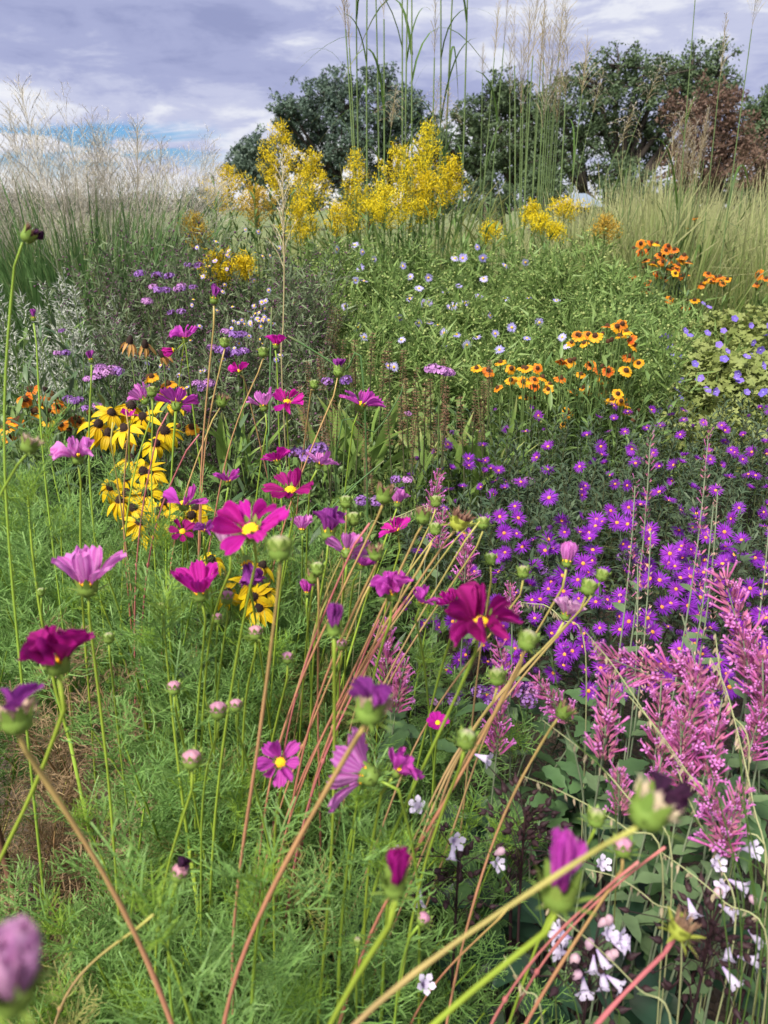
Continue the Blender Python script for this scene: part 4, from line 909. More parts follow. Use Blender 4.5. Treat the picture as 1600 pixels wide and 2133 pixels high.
for (px, py) in [(880, 925), (917, 932), (873, 957), (1013, 942), (810, 975), (975, 992), (1003, 993), (995, 1020), (940, 1027), (1028, 1023), (1045, 1035), (1127, 992), (1068, 1080), (1200, 1092), (1160, 1118), (1213, 1130), (1180, 1165), (1076, 1152), (1120, 1205), (1180, 1220), (1250, 880), (1275, 888), (1300, 870), (1330, 905), (1400, 1088), (1432, 1105), (1475, 1133), (1270, 1110), (1500, 910), (1535, 915), (1385, 1010), (1420, 1025), (1383, 1320), (1410, 1330), (1433, 1325), (1274, 1316), (1385, 1282), (1575, 1125)]:
    used.append((px, py))
while len(used) < 420 and tries < 16000:
    tries += 1; px, py = U(795, 1640), U(862, 1460)
    if random.random() > aster_density(px, py): continue
    if any((px - a) ** 2 + (py - b) ** 2 < (11 + (py - 860) * .010) ** 2 for a, b in used): continue
    p = march(px, py, hA, .9, 2.8)
    if p is not None: used.append((px, py))
n_in = len(used)
while len(used) < n_in + 45 and tries < 30000:                      # the bed goes on past the right edge
    tries += 1; px, py = U(1640, 2150), U(880, 1400)
    if march(px, py, hA, .9, 2.8) is not None: used.append((px, py))
for i, (px, py) in enumerate(used):
    p = march(px, py, hA, .9, 2.8)
    if p is None: continue
    rt = nearest(apl, p); p = p + np.array((0, -.025, .028)) + RN.normal(size=3) * .008
    if i > 60 and random.random() < .10:
        h = ob('flower_bud', ADd, rt, frame(p - np.array(rt.location), facing(.3, .2, 1), 0, U(.8, 1.2))); ob('ray_petals', ARd[0], h)
    else:
        low = py > 1080
        h = ob('flower_head', AD, rt, frame(p - np.array(rt.location), facing(.55, .5 if low else .25, .9 if low else 1.1), U(0, 6.28), U(.70, 1.14)))
        ob('ray_petals', random.choice(AR[:4] if low or random.random() < .4 else AR[2:]), h)

# ================================================================ RUDBECKIA
m_rud = mat('rudbeckia_yellow', ((.66, .46, .006), (.76, .58, .012)), along=[(.25, 0, (.60, .28, .005))], trans=.3, rough=.5, vein=((.62, .36, .005), 3, .35))
m_rud_f = mat('rudbeckia_faded', ((.52, .28, .09), (.68, .42, .18)), trans=.3, rough=.7)
RP = [mesh('petal', leafT(U(.034, .046), U(.013, .017), 6, 'lance', U(.3, 1.3), .35, 3, U(-.3, .3)), m_rud) for _ in range(6)]
RPf = [mesh('petal', leafT(.032, .008, 5, 'lance', .4, .5, 3, .6), m_rud_f) for _ in range(3)]
RC = mesh('cone', domeT(.0095, .014, 36, .18, 9), m_cone_k); RCt = mesh('cone', domeT(.0085, .022, 40, .16, 9), m_cone_k)
rpl = []
for (x, y, lb) in [(-.60, 1.85, 'yellow drooping rudbeckia with black cones left of centre'), (-.66, 2.05, 'rear yellow rudbeckia with drooping petals near the left helenium'), (-.24, 1.32, 'yellow rudbeckia glimpsed behind the central magenta cosmos')]:
    rt = thing('rudbeckia_plant', lb, 'rudbeckia', (x, y, 0), 'yellow rudbeckias'); rpl.append(rt)
    put_shoots(rt, HSd, [(x + U(-.15, .15), y + U(-.12, .14), U(.58, .70)) for _ in range(12)], 'leafy_stem', .55, .15)
def rudbeckia(px, py, Y, s=1.0, droop=None, faded=False, tall=False):
    p = aty(px, py, Y); rt = nearest(rpl, p); loc = p - np.array(rt.location); ax = facing(.3, .35, 1)
    h = ob('flower_head', RCt if faded or tall else RC, rt, frame(loc, ax, U(0, 6), s))
    dr = droop or U(1.7, 2.3); n = random.choice((8, 9, 10, 11))
    for i in range(n):
        a = 6.283 * i / n + U(-.2, .2); e = dr + U(-.35, .3)
        ob('petal', random.choice(RPf if faded else RP), h, frame((math.cos(a) * .007, math.sin(a) * .007, .002), (math.cos(a) * math.sin(e), math.sin(a) * math.sin(e), math.cos(e)), U(-.3, .3), U(.85, 1.1)))
    b = np.array((loc[0] * .6, loc[1] * .6 + .02, .1)); ob('flower_stem', mesh('flower_stem', tubeT(seg(b, (b + loc) / 2, loc, 6), .0022, 4, False), m_stem), rt)
for (px, py, Y) in [(205, 885, 2.0), (262, 895, 1.95), (232, 862, 2.05), (325, 925, 1.9), (272, 850, 2.1), (352, 835, 2.1), (272, 960, 1.75), (300, 985, 1.62), (232, 1015, 1.6), (262, 1000, 1.62), (305, 1030, 1.55), (280, 1060, 1.5), (330, 1065, 1.5), (340, 1085, 1.45), (315, 990, 1.62), (410, 1060, 1.5), (225, 905, 2.0), (290, 1090, 1.45), (345, 900, 1.95), (250, 1045, 1.5), (300, 870, 2.0), (400, 1075, 1.48), (315, 1110, 1.42), (265, 1030, 1.55), (345, 1045, 1.5)]:
    rudbeckia(px, py, Y, U(1.1, 1.35) * Y / 1.85)
for (px, py, Y) in [(440, 1168, 1.25), (518, 1218, 1.18), (555, 1232, 1.18), (540, 1270, 1.14), (545, 1180, 1.24), (475, 1235, 1.18), (530, 1245, 1.16)]: rudbeckia(px, py, Y, .85)
for (px, py) in [(270, 715), (303, 722)]: rudbeckia(px, py, 2.2, 1.15, 2.6, True)
rudbeckia(340, 742, 2.2, 1.0, 2.9, True); rudbeckia(98, 815, 2.2, .9, 2.8, True)

# ================================================================ COSMOS FOLIAGE (left foreground)
m_cos_l = mat('cosmos_leaf', ((.115, .235, .058), (.23, .375, .098)), along=[(.6, 1.0, (.25, .40, .13))], trans=.35, rough=.5)
m_cos_y = mat('cosmos_leaf_bright', ((.20, .34, .04), (.30, .44, .07)), trans=.4, rough=.5)
m_cos_dry = mat('cosmos_leaf_dry', ((.20, .13, .075), (.38, .27, .15)), trans=.2, rough=.8)
m_cos_o = mat('cosmos_leaf_yellowing', ((.17, .20, .05), (.34, .31, .11)), along=[(.5, 1.0, (.36, .30, .12))], trans=.35, rough=.6)
m_cstem = mat('cosmos_stem_green', ((.20, .30, .035), (.34, .40, .06)), trans=0, rough=.4, nscale=25, inst=.3)
m_cred = mat('cosmos_stem_red', ((.36, .15, .095), (.50, .24, .15)), along=[(.75, 1.0, (.40, .30, .10))], trans=0, rough=.45, nscale=25, inst=.2)
m_cpink = mat('cosmos_stem_pink', ((.42, .12, .13), (.52, .20, .17)), trans=0, rough=.45, nscale=25, inst=.1)
m_ctan = mat('cosmos_stem_tan', ((.33, .21, .10), (.46, .30, .16)), along=[(.8, 1.0, (.34, .32, .08))], trans=0, rough=.5, nscale=25, inst=.2)
def frondT(L, w=.0015, pairs=6, spread=.9, curl=.5):
    mb = MB(); t = np.linspace(0, 1, 5); rp = np.stack((np.zeros(5), -np.sin(curl * t) * L * .35 * t, L * t * (1 - .12 * t)), 1)
    mb.add(ribT(rp, w * 1.25, side=np.array((0, 1., .2))))
    def fil(p, d, l, bend): 
        q = p + d * l; m = p + d * l * .55 + bend * l * .12
        mb.add(ribT([p, m, q], [w, w * .9, w * .35], side=np.cross(d, nrm(RN.normal(size=3)))), rnd=random.random())
        return m
    for i in range(pairs):
        f = (.22 + .76 * i / pairs) * 3.99; k = int(f); p = rp[k] + (rp[k + 1] - rp[k]) * (f - k)
        for s in (-1, 1):
            d = nrm(np.array((s * spread * U(.8, 1.2), U(-.25, .35), .75))); l = L * .42 * (1 - .45 * i / pairs) * U(.75, 1.2); bd = RN.normal(size=3)
            m = fil(p, d, l, bd)
            for j in range(3):
                q = p + d * l * (.25 + .27 * j); d2 = nrm(d + np.array((-s * U(.4, 1.0) if j % 2 else s * U(.2, .8), U(-.5, .5), U(.2, .9)))); fil(q, d2, l * U(.35, .6), bd)
    return mb.T()
FR = [frondT(U(.085, .12), .00155, 6, U(.7, 1.1), U(.2, 1.0)) for _ in range(6)]
FRM = [mesh('leaf', t, m_cos_l) for t in FR[:4]]
def cosShoot(h, nodes, bright):
    mb = MB(); a0 = U(0, 6.28); p = seg((0, 0, 0), (U(-.02, .02), U(-.02, .02), h * .5), (U(-.04, .04), U(-.04, .04), h), 6); mb.add(tubeT(p, np.linspace(.0032, .0014, 6), 4, False), mi=1)
    for i in range(nodes):
        t = .12 + .88 * i / (nodes - 1); f = t * 4.99; k = int(f); q = p[k] + (p[k + 1] - p[k]) * (f - k)
        for s in range(2):
            a = a0 + i * 1.57 + s * math.pi + U(-.3, .3); e = (1.15 - .75 * t) + U(-.2, .2)
            mb.add(random.choice(FR), frame(q, (math.cos(a) * math.sin(e), math.sin(a) * math.sin(e), math.cos(e)), U(-.4, .4), (1.15 - .4 * t) * U(.8, 1.2)), mi=0)
    if bright:
        q = p[-1]
        for s in range(7):
            a = s * 2.4; e = U(.1, .55); mb.add(random.choice(FR), frame(q - np.array((0, 0, .02 * s * .3)), (math.cos(a) * math.sin(e), math.sin(a) * math.sin(e), math.cos(e)), U(-.4, .4), U(.4, .65)), mi=2)
    return mb.T()
CSH = [mesh('feathery_shoot', cosShoot(U(.34, .42), 8, i < 2), [m_cos_l, m_cstem, m_cos_y]) for i in range(7)]
CSH.append(mesh('feathery_shoot', cosShoot(.36, 8, False), [m_cos_o, m_ctan, m_cos_o]))
CSD = [mesh('dry_shoot', cosShoot(U(.28, .36), 7, False), [m_cos_dry, m_ctan, m_cos_dry]) for i in range(2)]
def hC(x, y):
    return np.interp(y, (.35, .6, .9, 1.3, 1.7, 2.0), (.34, .46, .60, .74, .80, .78)) + .05 * noise.noise((x * 3, y * 3, 5)) - (.10 * max(0, (x + .25)) / .3 if x > -.25 else 0)
cpl = []
for (cx, cy, lb) in [(-.95, 1.65, 'feathery cosmos foliage at the left edge below the helenium'), (-.62, 1.5, 'feathery cosmos foliage below the yellow rudbeckia'), (-.30, 1.42, 'feathery cosmos foliage behind the central cup-shaped cosmos'), (-.72, 1.15, 'feathery cosmos foliage at the left edge under the pale pink cosmos'),
                     (-.40, 1.1, 'feathery cosmos foliage in the left middle, with bright green tips'), (-.10, 1.12, 'feathery cosmos foliage in the centre under the leaning red stems'), (-.48, .75, 'feathery cosmos foliage in the lower left, beside the dry stems'), (-.22, .78, 'feathery cosmos foliage at the bottom, left of the crossing stems'),
                     (-.02, .80, 'feathery cosmos foliage at the bottom centre'), (-.30, .48, 'feathery cosmos foliage nearest the camera at the bottom left'), (-.06, .50, 'feathery cosmos foliage nearest the camera at the bottom centre'), (-.55, .45, 'feathery cosmos foliage at the very bottom left corner')]:
    rt = thing('cosmos_plant', lb, 'cosmos plant', (cx, cy, 0), 'cosmos foliage plants'); cpl.append(rt)
    for i in range(44):
        x, y = cx + U(-.21, .21), cy + U(-.21, .21)
        z = hC(x, y); dx = (x + .60) / .18; dy = (y - .95) / .30
        dry = dx * dx + dy * dy < 1.0
        if x > np.interp(y, (.3, .6, .9, 1.2, 1.5), (.03, .05, .10, .16, .12)): continue
        if dry and random.random() < .80: continue
        s = U(.85, 1.15); ob('dry_shoot' if dry else 'feathery_shoot', random.choice(CSD if dry else (CSH if random.random() < .5 else CSH[:7])), rt, frame((x - cx, y - cy, max(0, z - .36 * s + U(-.17, .09))), (random.gauss(0, .22), random.gauss(0, .22) - .08, 1), U(0, 6.28), s))
# dry cosmos base with brown stem, lower left
rt = thing('dry_cosmos_plant', 'withered brown cosmos base with dry threads at the lower left', 'cosmos plant', (-.62, .92, 0))
for i in range(26):
    x, y = U(-.17, .17), U(-.24, .22); ob('dry_shoot', random.choice(CSD), rt, frame((x, y, U(.02, .22)), (U(-.4, .4), U(-.4, .4), 1), U(0, 6), U(.8, 1.1)))
for i in range(5):
    x = U(-.1, .1); ob('stem', mesh('stem', tubeT(seg((x, 0, 0), (x + U(-.03, .03), 0, .3), (x + U(-.06, .06), U(-.05, .05), .62), 7), np.linspace(.009, .005, 7), 6, False), m_spent), rt)

# ================================================================ COSMOS FLOWERS
PC = {'hot': ((.60, .016, .38), (.74, .06, .54)), 'deep': ((.36, .008, .19), (.54, .022, .32)), 'pink': ((.70, .23, .63), (.80, .37, .75)), 'mag': ((.58, .075, .50), (.74, .17, .66)), 'mauve': ((.34, .05, .34), (.50, .12, .48)), 'pale': ((.70, .40, .62), (.78, .54, .72)), 'dark': ((.05, .012, .045), (.11, .03, .09))}
VN = {'hot': (.46, .008, .26), 'deep': (.20, .004, .10), 'pink': (.50, .08, .42), 'mag': (.42, .03, .33), 'mauve': (.22, .03, .24), 'pale': (.58, .24, .52), 'dark': (.03, .01, .03)}
PM = {k: mat('petal_' + k, v, along=[(.22, .0, VN[k])], trans=.46, rough=.5, spec=.2, vein=(VN[k], 4, .8), inst=.2, nscale=110) for k, v in PC.items()}
def petalT(W=.6, cup=.15, curl=.3, groove=.03, tooth=.04, twist=0.0, n=7, cols=9, roll=0.0, narrow=1.0):
    """unit-length petal along +Z, inner face towards +Y"""
    V = []; P = []; t = np.linspace(0, 1, n + 1); ph = U(0, 6)
    for i in range(n + 1):
        tt = t[i]; wd = W * narrow * (.10 + .90 * math.sin(min(1, tt / .78) * math.pi / 2) ** 1.25) * (1 - .22 * max(0, (tt - .78) / .22) ** 2) * .5
        a = curl * tt
        for j in range(cols):
            c = -1 + 2 * j / (cols - 1); z = tt
            if tt > .75: z += (tooth * math.cos(c * 2.5 * math.pi + ph * .15) - .10 * c * c) * ((tt - .75) / .25) + U(-.012, .012)
            x = c * wd; y = cup * c * c * wd * 2 + .05 * noise.noise((tt * 4 + ph * 3, c * 1.6, ph)) * tt + groove * math.cos(c * math.pi * 3) * wd * 2 * (.3 + .7 * tt)
            if roll: y += roll * abs(c) ** 3 * wd * 2; x *= (1 - .35 * abs(roll) * c * c)
            tw = twist * tt; x, y = x * math.cos(tw) - y * math.sin(tw), x * math.sin(tw) + y * math.cos(tw)
            yy = -(1 - math.cos(a)) / max(.001, abs(curl)) * (1 if curl > 0 else -1) if abs(curl) > .001 else 0
            V.append((x, y + yy * z, z * (math.sin(a) / a if abs(a) > .01 else 1))); P.append((tt, c * .5 + .5, 0))
    F = []
    for i in range(n):
        for j in range(cols - 1): a = i * cols + j; F += [a, a + 1, a + cols + 1, a + cols]
    return T(V, F, [4] * (n * (cols - 1)), None, P)
_pt = {'n': [petalT(U(.52, .70), U(.05, .4), U(-.25, .45), U(.08, .13), U(.05, .10), U(-.3, .3)) for _ in range(8)],
       'r': [petalT(U(.38, .60), U(.2, .5), U(-.9, .9), .05, .06, U(-.9, .9), roll=U(.2, .9)) for _ in range(6)],
       'c': [petalT(.42, .7, -.55, .08, .08, U(-.5, .5), roll=.6) for _ in range(4)]}
PET = {(k, s): [mesh('petal', t, PM[k]) for t in ts] for k in PC for s, ts in _pt.items()}
m_cal = mat('calyx_green', ((.13, .22, .04), (.26, .36, .07)), trans=.2, rough=.5)
m_cal_y = mat('calyx_yellowing', ((.30, .36, .05), (.44, .46, .08)), trans=.2, rough=.5)
m_cdisc = mat('cosmos_disc', ((.80, .36, .008), (.92, .60, .02)), trans=0, rough=.8, inst=0)
def calyxT(sp=.35, outer=1.25):
    mb = MB(); mb.add(latheT([(.0022, -.002), (.0062, .0), (.0076, .004), (.0070, .0085)], 12), rnd=.3)
    for i in range(8):
        a = i * .785; e = .12 + sp * .3; mb.add(leafT(.013, .0055, 3, 'lance', .25, .2), frame((math.cos(a) * .0065, math.sin(a) * .0065, .003), (math.cos(a) * math.sin(e), math.sin(a) * math.sin(e), math.cos(e)), 0, 1), rnd=random.random())
        a += .39; mb.add(leafT(.014, .0026, 3, 'lance', .5, .2), frame((math.cos(a) * .005, math.sin(a) * .005, .0005), (math.cos(a) * math.sin(outer), math.sin(a) * math.sin(outer), math.cos(outer)), 0, U(.7, 1.1)), rnd=random.random())
    return mb.T()
CAL = [mesh('calyx', calyxT(.5, o_), m_cal) for o_ in (1.0, 1.3)]; CALo = mesh('calyx', calyxT(2.2, 1.5), m_cal_y)
CDI = mesh('disc', domeT(.0072, .0045, 44, .20, 10), m_cdisc)
STM = {'g': m_cstem, 'r': m_cred, 'p': m_cpink, 't': m_ctan}
def stem_pts(hp, ax, pix, d0, d1, base, nod):
    pts = [hp - ax * .004, hp - ax * nod]
    n = len(pix)
    for i, q in enumerate(pix): pts.append(at(q[0], q[1], d0 + (d1 - d0) * (i + 1) / n))
    if base is None:
        l = pts[-1]; k = pts[-2]; v = nrm(l - k); v[2] = -abs(v[2]) - .25; v = nrm(v); base = l + v * (l[2] / -v[2]); base = l + (base - l) * np.array((.55, .55, 1.0)); base[2] = 0
        if base[1] < .18: base[1] = .18
    else: base = np.array((base[0], base[1], 0.))
    l = pts[-1]
    if not pix: pts.append((l * .55 + base * .45) + np.array((U(-.02, .02), U(-.02, .02), .03)))
    else: pts.append(l * .5 + base * .5 + np.array((U(-.01, .01), U(-.01, .01), 0)))
    pts.append(base); return pts, base
def smooth(c, n=36, it=14):
    sl = np.concatenate(([0], np.cumsum(np.linalg.norm(np.diff(c, axis=0), axis=1)))); q = np.linspace(0, sl[-1], n); c = np.stack([np.interp(q, sl, c[:, k]) for k in range(3)], 1)
    for _ in range(it): c[2:-1] = c[2:-1] * .4 + (c[1:-2] + c[3:]) * .3 if len(c) > 4 else c[2:-1]
    return c
def mk_stem(root, pts, base, mt, r0=.0016, r1=.0026):
    c = smooth(curve(np.array(pts) - base, 26)); n = len(c)
    ob('stem', mesh('stem', tubeT(c[::-1], np.linspace(r1, r0, n) * (1 + .10 * RN.normal(size=n)), 6), mt), root)
    j = int(n * U(.35, .6))
    for s in range(2 if mt is m_cstem or random.random() < .3 else 0):
        a = U(0, 6.28); ob('leaf', random.choice(FRM), root, frame(c[j], (math.cos(a), math.sin(a), .8), 0, U(.35, .7)))
def bloom(label, px, py, W, d, face, op, col, sty='n', pix=(), d1=None, sc='g', n=8, base=None, cs=1.0, rag=.25, L=None, disc=True, sr=1.0):
    hp = at(px, py, d); ax = scr(*face); diam = W * d / FPX
    L = L or diam * .5 / (math.sin(R(op)) + .12)
    pts, base = stem_pts(hp, ax, pix, d, d1 or d + .15, base, .022)
    root = thing('cosmos_flower', label, 'cosmos', base, 'cosmos blooms')
    mk_stem(root, pts, base, STM[sc], .0015 * sr, .0024 * sr)
    M0 = frame(hp - base, ax, U(0, 6.28)); k = L / .031
    c = ob('calyx', random.choice(CAL), root, M0 @ np.diag((k * cs, k * cs, k * cs, 1)))
    if disc: ob('disc', CDI, root, M0 @ tr((0, 0, .008 * k)) @ np.diag((k, k, k, 1)))
    for i in range(n):
        a = 6.283 * i / n + U(-.1, .1) * (1 + rag); e = R(op) + random.gauss(0, .10 + rag * .35); dv = np.array((math.cos(a) * math.sin(e), math.sin(a) * math.sin(e), math.cos(e)))
        inw = np.array((-math.cos(a) * math.cos(e), -math.sin(a) * math.cos(e), math.sin(e)))
        x = np.cross(inw, dv); m = np.eye(4); s = L * U(.9, 1.07)
        sx = .66 if op < 15 else 1.0
        m[:3, 0] = x * s * sx; m[:3, 1] = inw * s * sx; m[:3, 2] = dv * s; m[:3, 3] = (math.cos(a) * .0055 * k * sx, math.sin(a) * .0055 * k * sx, (.0075 + .0006 * (i % 2)) * k)
        ob('petal', random.choice(PET[(col, sty if random.random() > rag or sty != 'n' else 'r')]), root, M0 @ m)
    return root
def under(px, py, d, lean=0.0, back=.05):
    p = at(px, py, d); return (p[0] + lean, p[1] + back)
B0 = (-.27, 1.12)
bloom('large hot magenta cosmos with raised petals, nearest the centre top', 527, 1118, 142, .74, (-.15, .72, .6), 62, 'hot', 'n', [(518, 1210), (496, 1330), (478, 1480), (450, 1640)], .95, 'g', 8, None, 1.15, .3)
bloom('big ragged magenta cosmos with curled petals and orange centre, right of centre', 1000, 1312, 150, .66, (.0, .80, .6), 66, 'deep', 'r', [(975, 1390), (945, 1470), (880, 1610), (800, 1760)], .85, 'g', 8, None, 1.2, .6)
bloom('ragged deep purple-magenta cosmos at the left edge on an S-curved stem', 122, 1400, 140, .62, (.0, .93, .25), 52, 'deep', 'r', [(136, 1500), (120, 1580), (60, 1690), (-10, 1810), (-70, 1900)], .72, 'g', 8, None, 1.2, .5, .032, True, 1.2)
bloom('pale pink cup-shaped cosmos at the left', 184, 1238, 118, .86, (.0, .98, .2), 38, 'pink', 'n', [(186, 1300), (207, 1450), (228, 1620), (238, 1770)], 1.0, 'g', 8, None, 1.1, .1)
bloom('magenta cup-shaped cosmos with fluted petals left of centre', 420, 1250, 102, .92, (-.1, .97, .25), 42, 'hot', 'n', [(431, 1300), (420, 1400), (406, 1520)], 1.05, 'g', 8, None, 1.0, .12)
bloom('deep magenta open cosmos with yellow disc above the large magenta one', 606, 1032, 96, 1.08, (.05, .80, .6), 62, 'deep', 'n', [(618, 1070), (590, 1150)], 1.15, 'g', 8, None, 1.0, .3)
bloom('bright pink cosmos seen from the side under the rudbeckia', 383, 1062, 92, 1.15, (.05, .97, .22), 66, 'mag', 'n', [(385, 1090)], 1.25, 'g')
bloom('deep magenta cosmos with round petals and yellow eye, left of the large magenta', 381, 1110, 54, 1.12, (.1, .45, .9), 72, 'deep', 'n', [(380, 1150)], 1.2, 'g', 7, None, .8, .05)
bloom('small twisted mauve cosmos touching the round deep magenta one', 425, 1112, 52, 1.10, (.1, .9, .3), 74, 'mauve', 'r', [(432, 1160)], 1.2, 'g', 7, None, .8, .8)
bloom('pale drooping cosmos just below the large magenta one', 478, 1148, 46, .86, (-.2, .95, .2), 22, 'pale', 'c', [(455, 1200), (435, 1280)], .95, 'g', 8, None, 1.1, .2, .030)
bloom('mauve wilting cosmos close behind the large magenta one', 510, 1160, 40, .90, (.2, -.5, .2), 24, 'mauve', 'r', [(520, 1200)], 1.0, 'g', 7, None, .8, .5, .028)
bloom('hot magenta open cosmos with yellow disc in the upper middle', 598, 845, 68, 1.45, (.15, .70, .68), 66, 'hot', 'n', [(600, 900)], 1.5, 'g')
bloom('lilac pink cosmos joined to the left of the upper magenta one', 552, 855, 52, 1.45, (-.2, .95, .2), 36, 'pink', 'n', [(550, 920), (535, 1000)], 1.5, 'g')
bloom('pink cosmos with wide spreading petals, upper right of centre', 748, 855, 84, 1.40, (.35, .9, .25), 56, 'mag', 'n', [(735, 890), (728, 925)], 1.45, 'g', 8, None, 1.0, .2)
bloom('highest pink cosmos, petals held flat, beside the wood aster', 386, 712, 62, 1.75, (.0, .95, .3), 62, 'mag', 'n', [(392, 760), (398, 820)], 1.8, 'g')
bloom('closed magenta cosmos hanging just under the highest pink one', 366, 728, 26, 1.72, (-.6, -.2, .3), 30, 'hot', 'c', [(375, 760)], 1.75, 'g', 7, None, .7, .2, .022)
bloom('closed violet cosmos on a tall bare stem against the wood aster', 446, 632, 28, 1.25, (.05, .99, .1), 9, 'mauve', 'c', [(445, 700), (438, 790), (420, 900)], 1.35, 'r', 8, None, 1.1, .2, .024)
bloom('small magenta and yellow cosmos in front of the verbena', 500, 778, 46, 1.7, (-.2, .8, .55), 70, 'hot', 'r', [(520, 830)], 1.75, 'r', 6, None, .7, .4)
bloom('magenta half-open cosmos on the tall reed-like stem, upper middle', 574, 726, 34, 1.5, (.1, .95, .1), 34, 'hot', 'r', [(580, 770), (579, 850)], 1.55, 'g', 7, None, .9, .4)
bloom('pale lilac cosmos left of the side-on pink pair, near the rudbeckia', 305, 840, 52, 1.42, (-.5, .8, .1), 42, 'pink', 'n', [(290, 920), (262, 1060)], 1.45, 'g')
bloom('broad pink cosmos seen from behind above the rudbeckia', 366, 853, 92, 1.40, (.1, .92, -.25), 68, 'mag', 'n', [(366, 930), (350, 1080)], 1.45, 'g')
bloom('small magenta cosmos tucked behind the rudbeckia cones', 270, 872, 36, 1.6, (.0, .9, .3), 60, 'hot', 'n', [(268, 910)], 1.65, 'g', 8, None, .7)
bloom('ragged lilac cosmos at the left above the green foliage', 163, 965, 90, 1.08, (.0, .96, .2), 58, 'pink', 'r', [(170, 1020), (168, 1090), (164, 1160)], 1.15, 'g', 8, None, 1.1, .4)
bloom('magenta cosmos seen edge-on left of the mauve verbena cluster', 578, 968, 58, 1.25, (-.1, .97, .2), 58, 'hot', 'n', [(575, 1020)], 1.3, 'g')
bloom('lilac pink cosmos seen edge-on right of the mauve verbena cluster', 662, 975, 64, 1.22, (.4, .85, .1), 54, 'pink', 'n', [(640, 1060)], 1.3, 'g', 8, None, .9, .3)
bloom('small pink cosmos above the large magenta one, to its left', 475, 1010, 54, 1.2, (.0, .94, .3), 52, 'mag', 'n', [(460, 1060), (430, 1105)], 1.25, 'g', 8, None, .9, .25)
bloom('pale fringed cosmos behind the large magenta one, to its right', 630, 1110, 42, 1.2, (.0, .96, .2), 34, 'pink', 'n', [(630, 1150)], 1.25, 'g', 8, None, .8)
bloom('mauve closing cosmos with upright petals in the middle', 684, 1122, 50, 1.02, (.05, .98, .1), 26, 'mauve', 'r', [(670, 1220), (655, 1300)], 1.1, 'g', 8, None, 1.1, .3, .034)
bloom('broad pink cosmos seen from below in the middle', 722, 1160, 96, 1.0, (-.0, .82, -.45), 66, 'pink', 'n', [(718, 1210), (708, 1280)], 1.1, 'g', 8, None, 1.0, .15)
bloom('magenta cosmos half hidden under the broad pink one', 750, 1185, 62, 1.08, (.3, .85, .1), 56, 'mag', 'n', [(730, 1240)], 1.15, 'g', 8, None, .9, .3)
bloom('small flattened pink cosmos left of the middle stems', 640, 1240, 38, 1.1, (.0, .98, .15), 40, 'mag', 'c', [(640, 1300)], 1.15, 'g', 8, None, .9, .2)
bloom('hot magenta cosmos facing sideways in front of the aster tip', 828, 1112, 64, 1.22, (-.35, .85, .3), 62, 'hot', 'n', [(808, 1180), (800, 1240)], 1.25, 'g', 8, None, .8)
bloom('pale lilac half-open cosmos at the left tip of the asters', 827, 1055, 40, 1.3, (.1, .96, .15), 34, 'pink', 'r', [(800, 1120)], 1.3, 'g', 8, None, 1.0, .3)
bloom('ragged lilac cosmos among the red stems', 816, 1250, 84, .84, (.0, .96, .2), 44, 'mag', 'r', [(800, 1320), (770, 1420)], .95, 'g', 8, None, 1.0, .45)
bloom('magenta pink cosmos just right of the ragged lilac one', 876, 1262, 64, .92, (.3, .9, .3), 58, 'mag', 'n', [(880, 1330)], 1.0, 'g', 8, None, .9, .3)
bloom('magenta petals peeping left of the big ragged magenta cosmos', 945, 1262, 56, .95, (-.4, .8, .3), 50, 'hot', 'r', [(930, 1340)], 1.0, 'g', 7, None, .8, .5)
bloom('pale pink bud-like cosmos over the middle of the asters', 1180, 1180, 42, 1.0, (.1, .97, .1), 34, 'pink', 'c', [(1165, 1240), (1140, 1300), (1050, 1420)], 1.1, 't', 7, None, 1.0, .3, .024)
bloom('whitish pink cosmos with spread petals at the aster bed front', 1176, 1290, 72, .95, (.25, .94, .15), 50, 'pale', 'r', [(1130, 1340), (1060, 1420), (960, 1540)], 1.05, 't', 7, None, 1.0, .3)
bloom('pink magenta cosmos facing the viewer, low centre', 588, 1588, 96, .78, (-.15, .35, .93), 74, 'mag', 'n', [(578, 1650), (570, 1740)], .9, 'g', 8, None, 1.0, .25)
bloom('large pink cosmos turned away, showing its calyx, low centre', 783, 1622, 150, .72, (-.9, .28, -.30), 50, 'pink', 'n', [(838, 1680), (866, 1760), (875, 1850)], .85, 'g', 8, None, 1.0, .0, .039)
bloom('magenta pink cosmos facing right, beside the large turned-away one', 822, 1615, 92, .74, (.55, .75, .15), 62, 'mag', 'n', [(800, 1660), (770, 1760), (760, 1850)], .85, 'g', 7, None, 1.0, .3)
bloom('small magenta cosmos with a yellow eye in the green, right of centre', 912, 1508, 44, 1.02, (-.05, .6, .75), 66, 'hot', 'n', [(905, 1580)], 1.1, 'g', 9, None, .8, .05)
bloom('large closed magenta cosmos leaning over the penstemon', 1160, 1885, 62, .43, (.1, .97, .1), 5, 'mag', 'c', [(1146, 1925), (1110, 1990), (1000, 2060), (850, 2140)], .47, 'g', 8, None, 1.2, .12, .034, False, 1.25)
bloom('dark purple closing cosmos head at the bottom centre', 822, 1862, 56, .47, (.0, .99, .1), 5, 'deep', 'c', [(806, 1930), (760, 2010), (660, 2140)], .52, 'g', 8, None, 1.25, .25, .023, False, 1.25)
bloom('closed lilac cosmos bud-flower in the middle above the straight pale stem', 696, 1322, 52, .66, (.0, .99, .1), 11, 'mauve', 'c', [(697, 1400), (699, 1520), (695, 1700), (690, 1850), (676, 1960)], .86, 'g', 8, None, 1.2, .15, .021, False)
bloom('blurred lilac cosmos nearest the camera in the bottom left corner', 28, 2092, 150, .25, (.1, .9, .3), 18, 'pale', 'c', [(10, 2160), (-20, 2240)], .26, 'g', 8, (-.16, .25), 1.2, .25, .023, False)
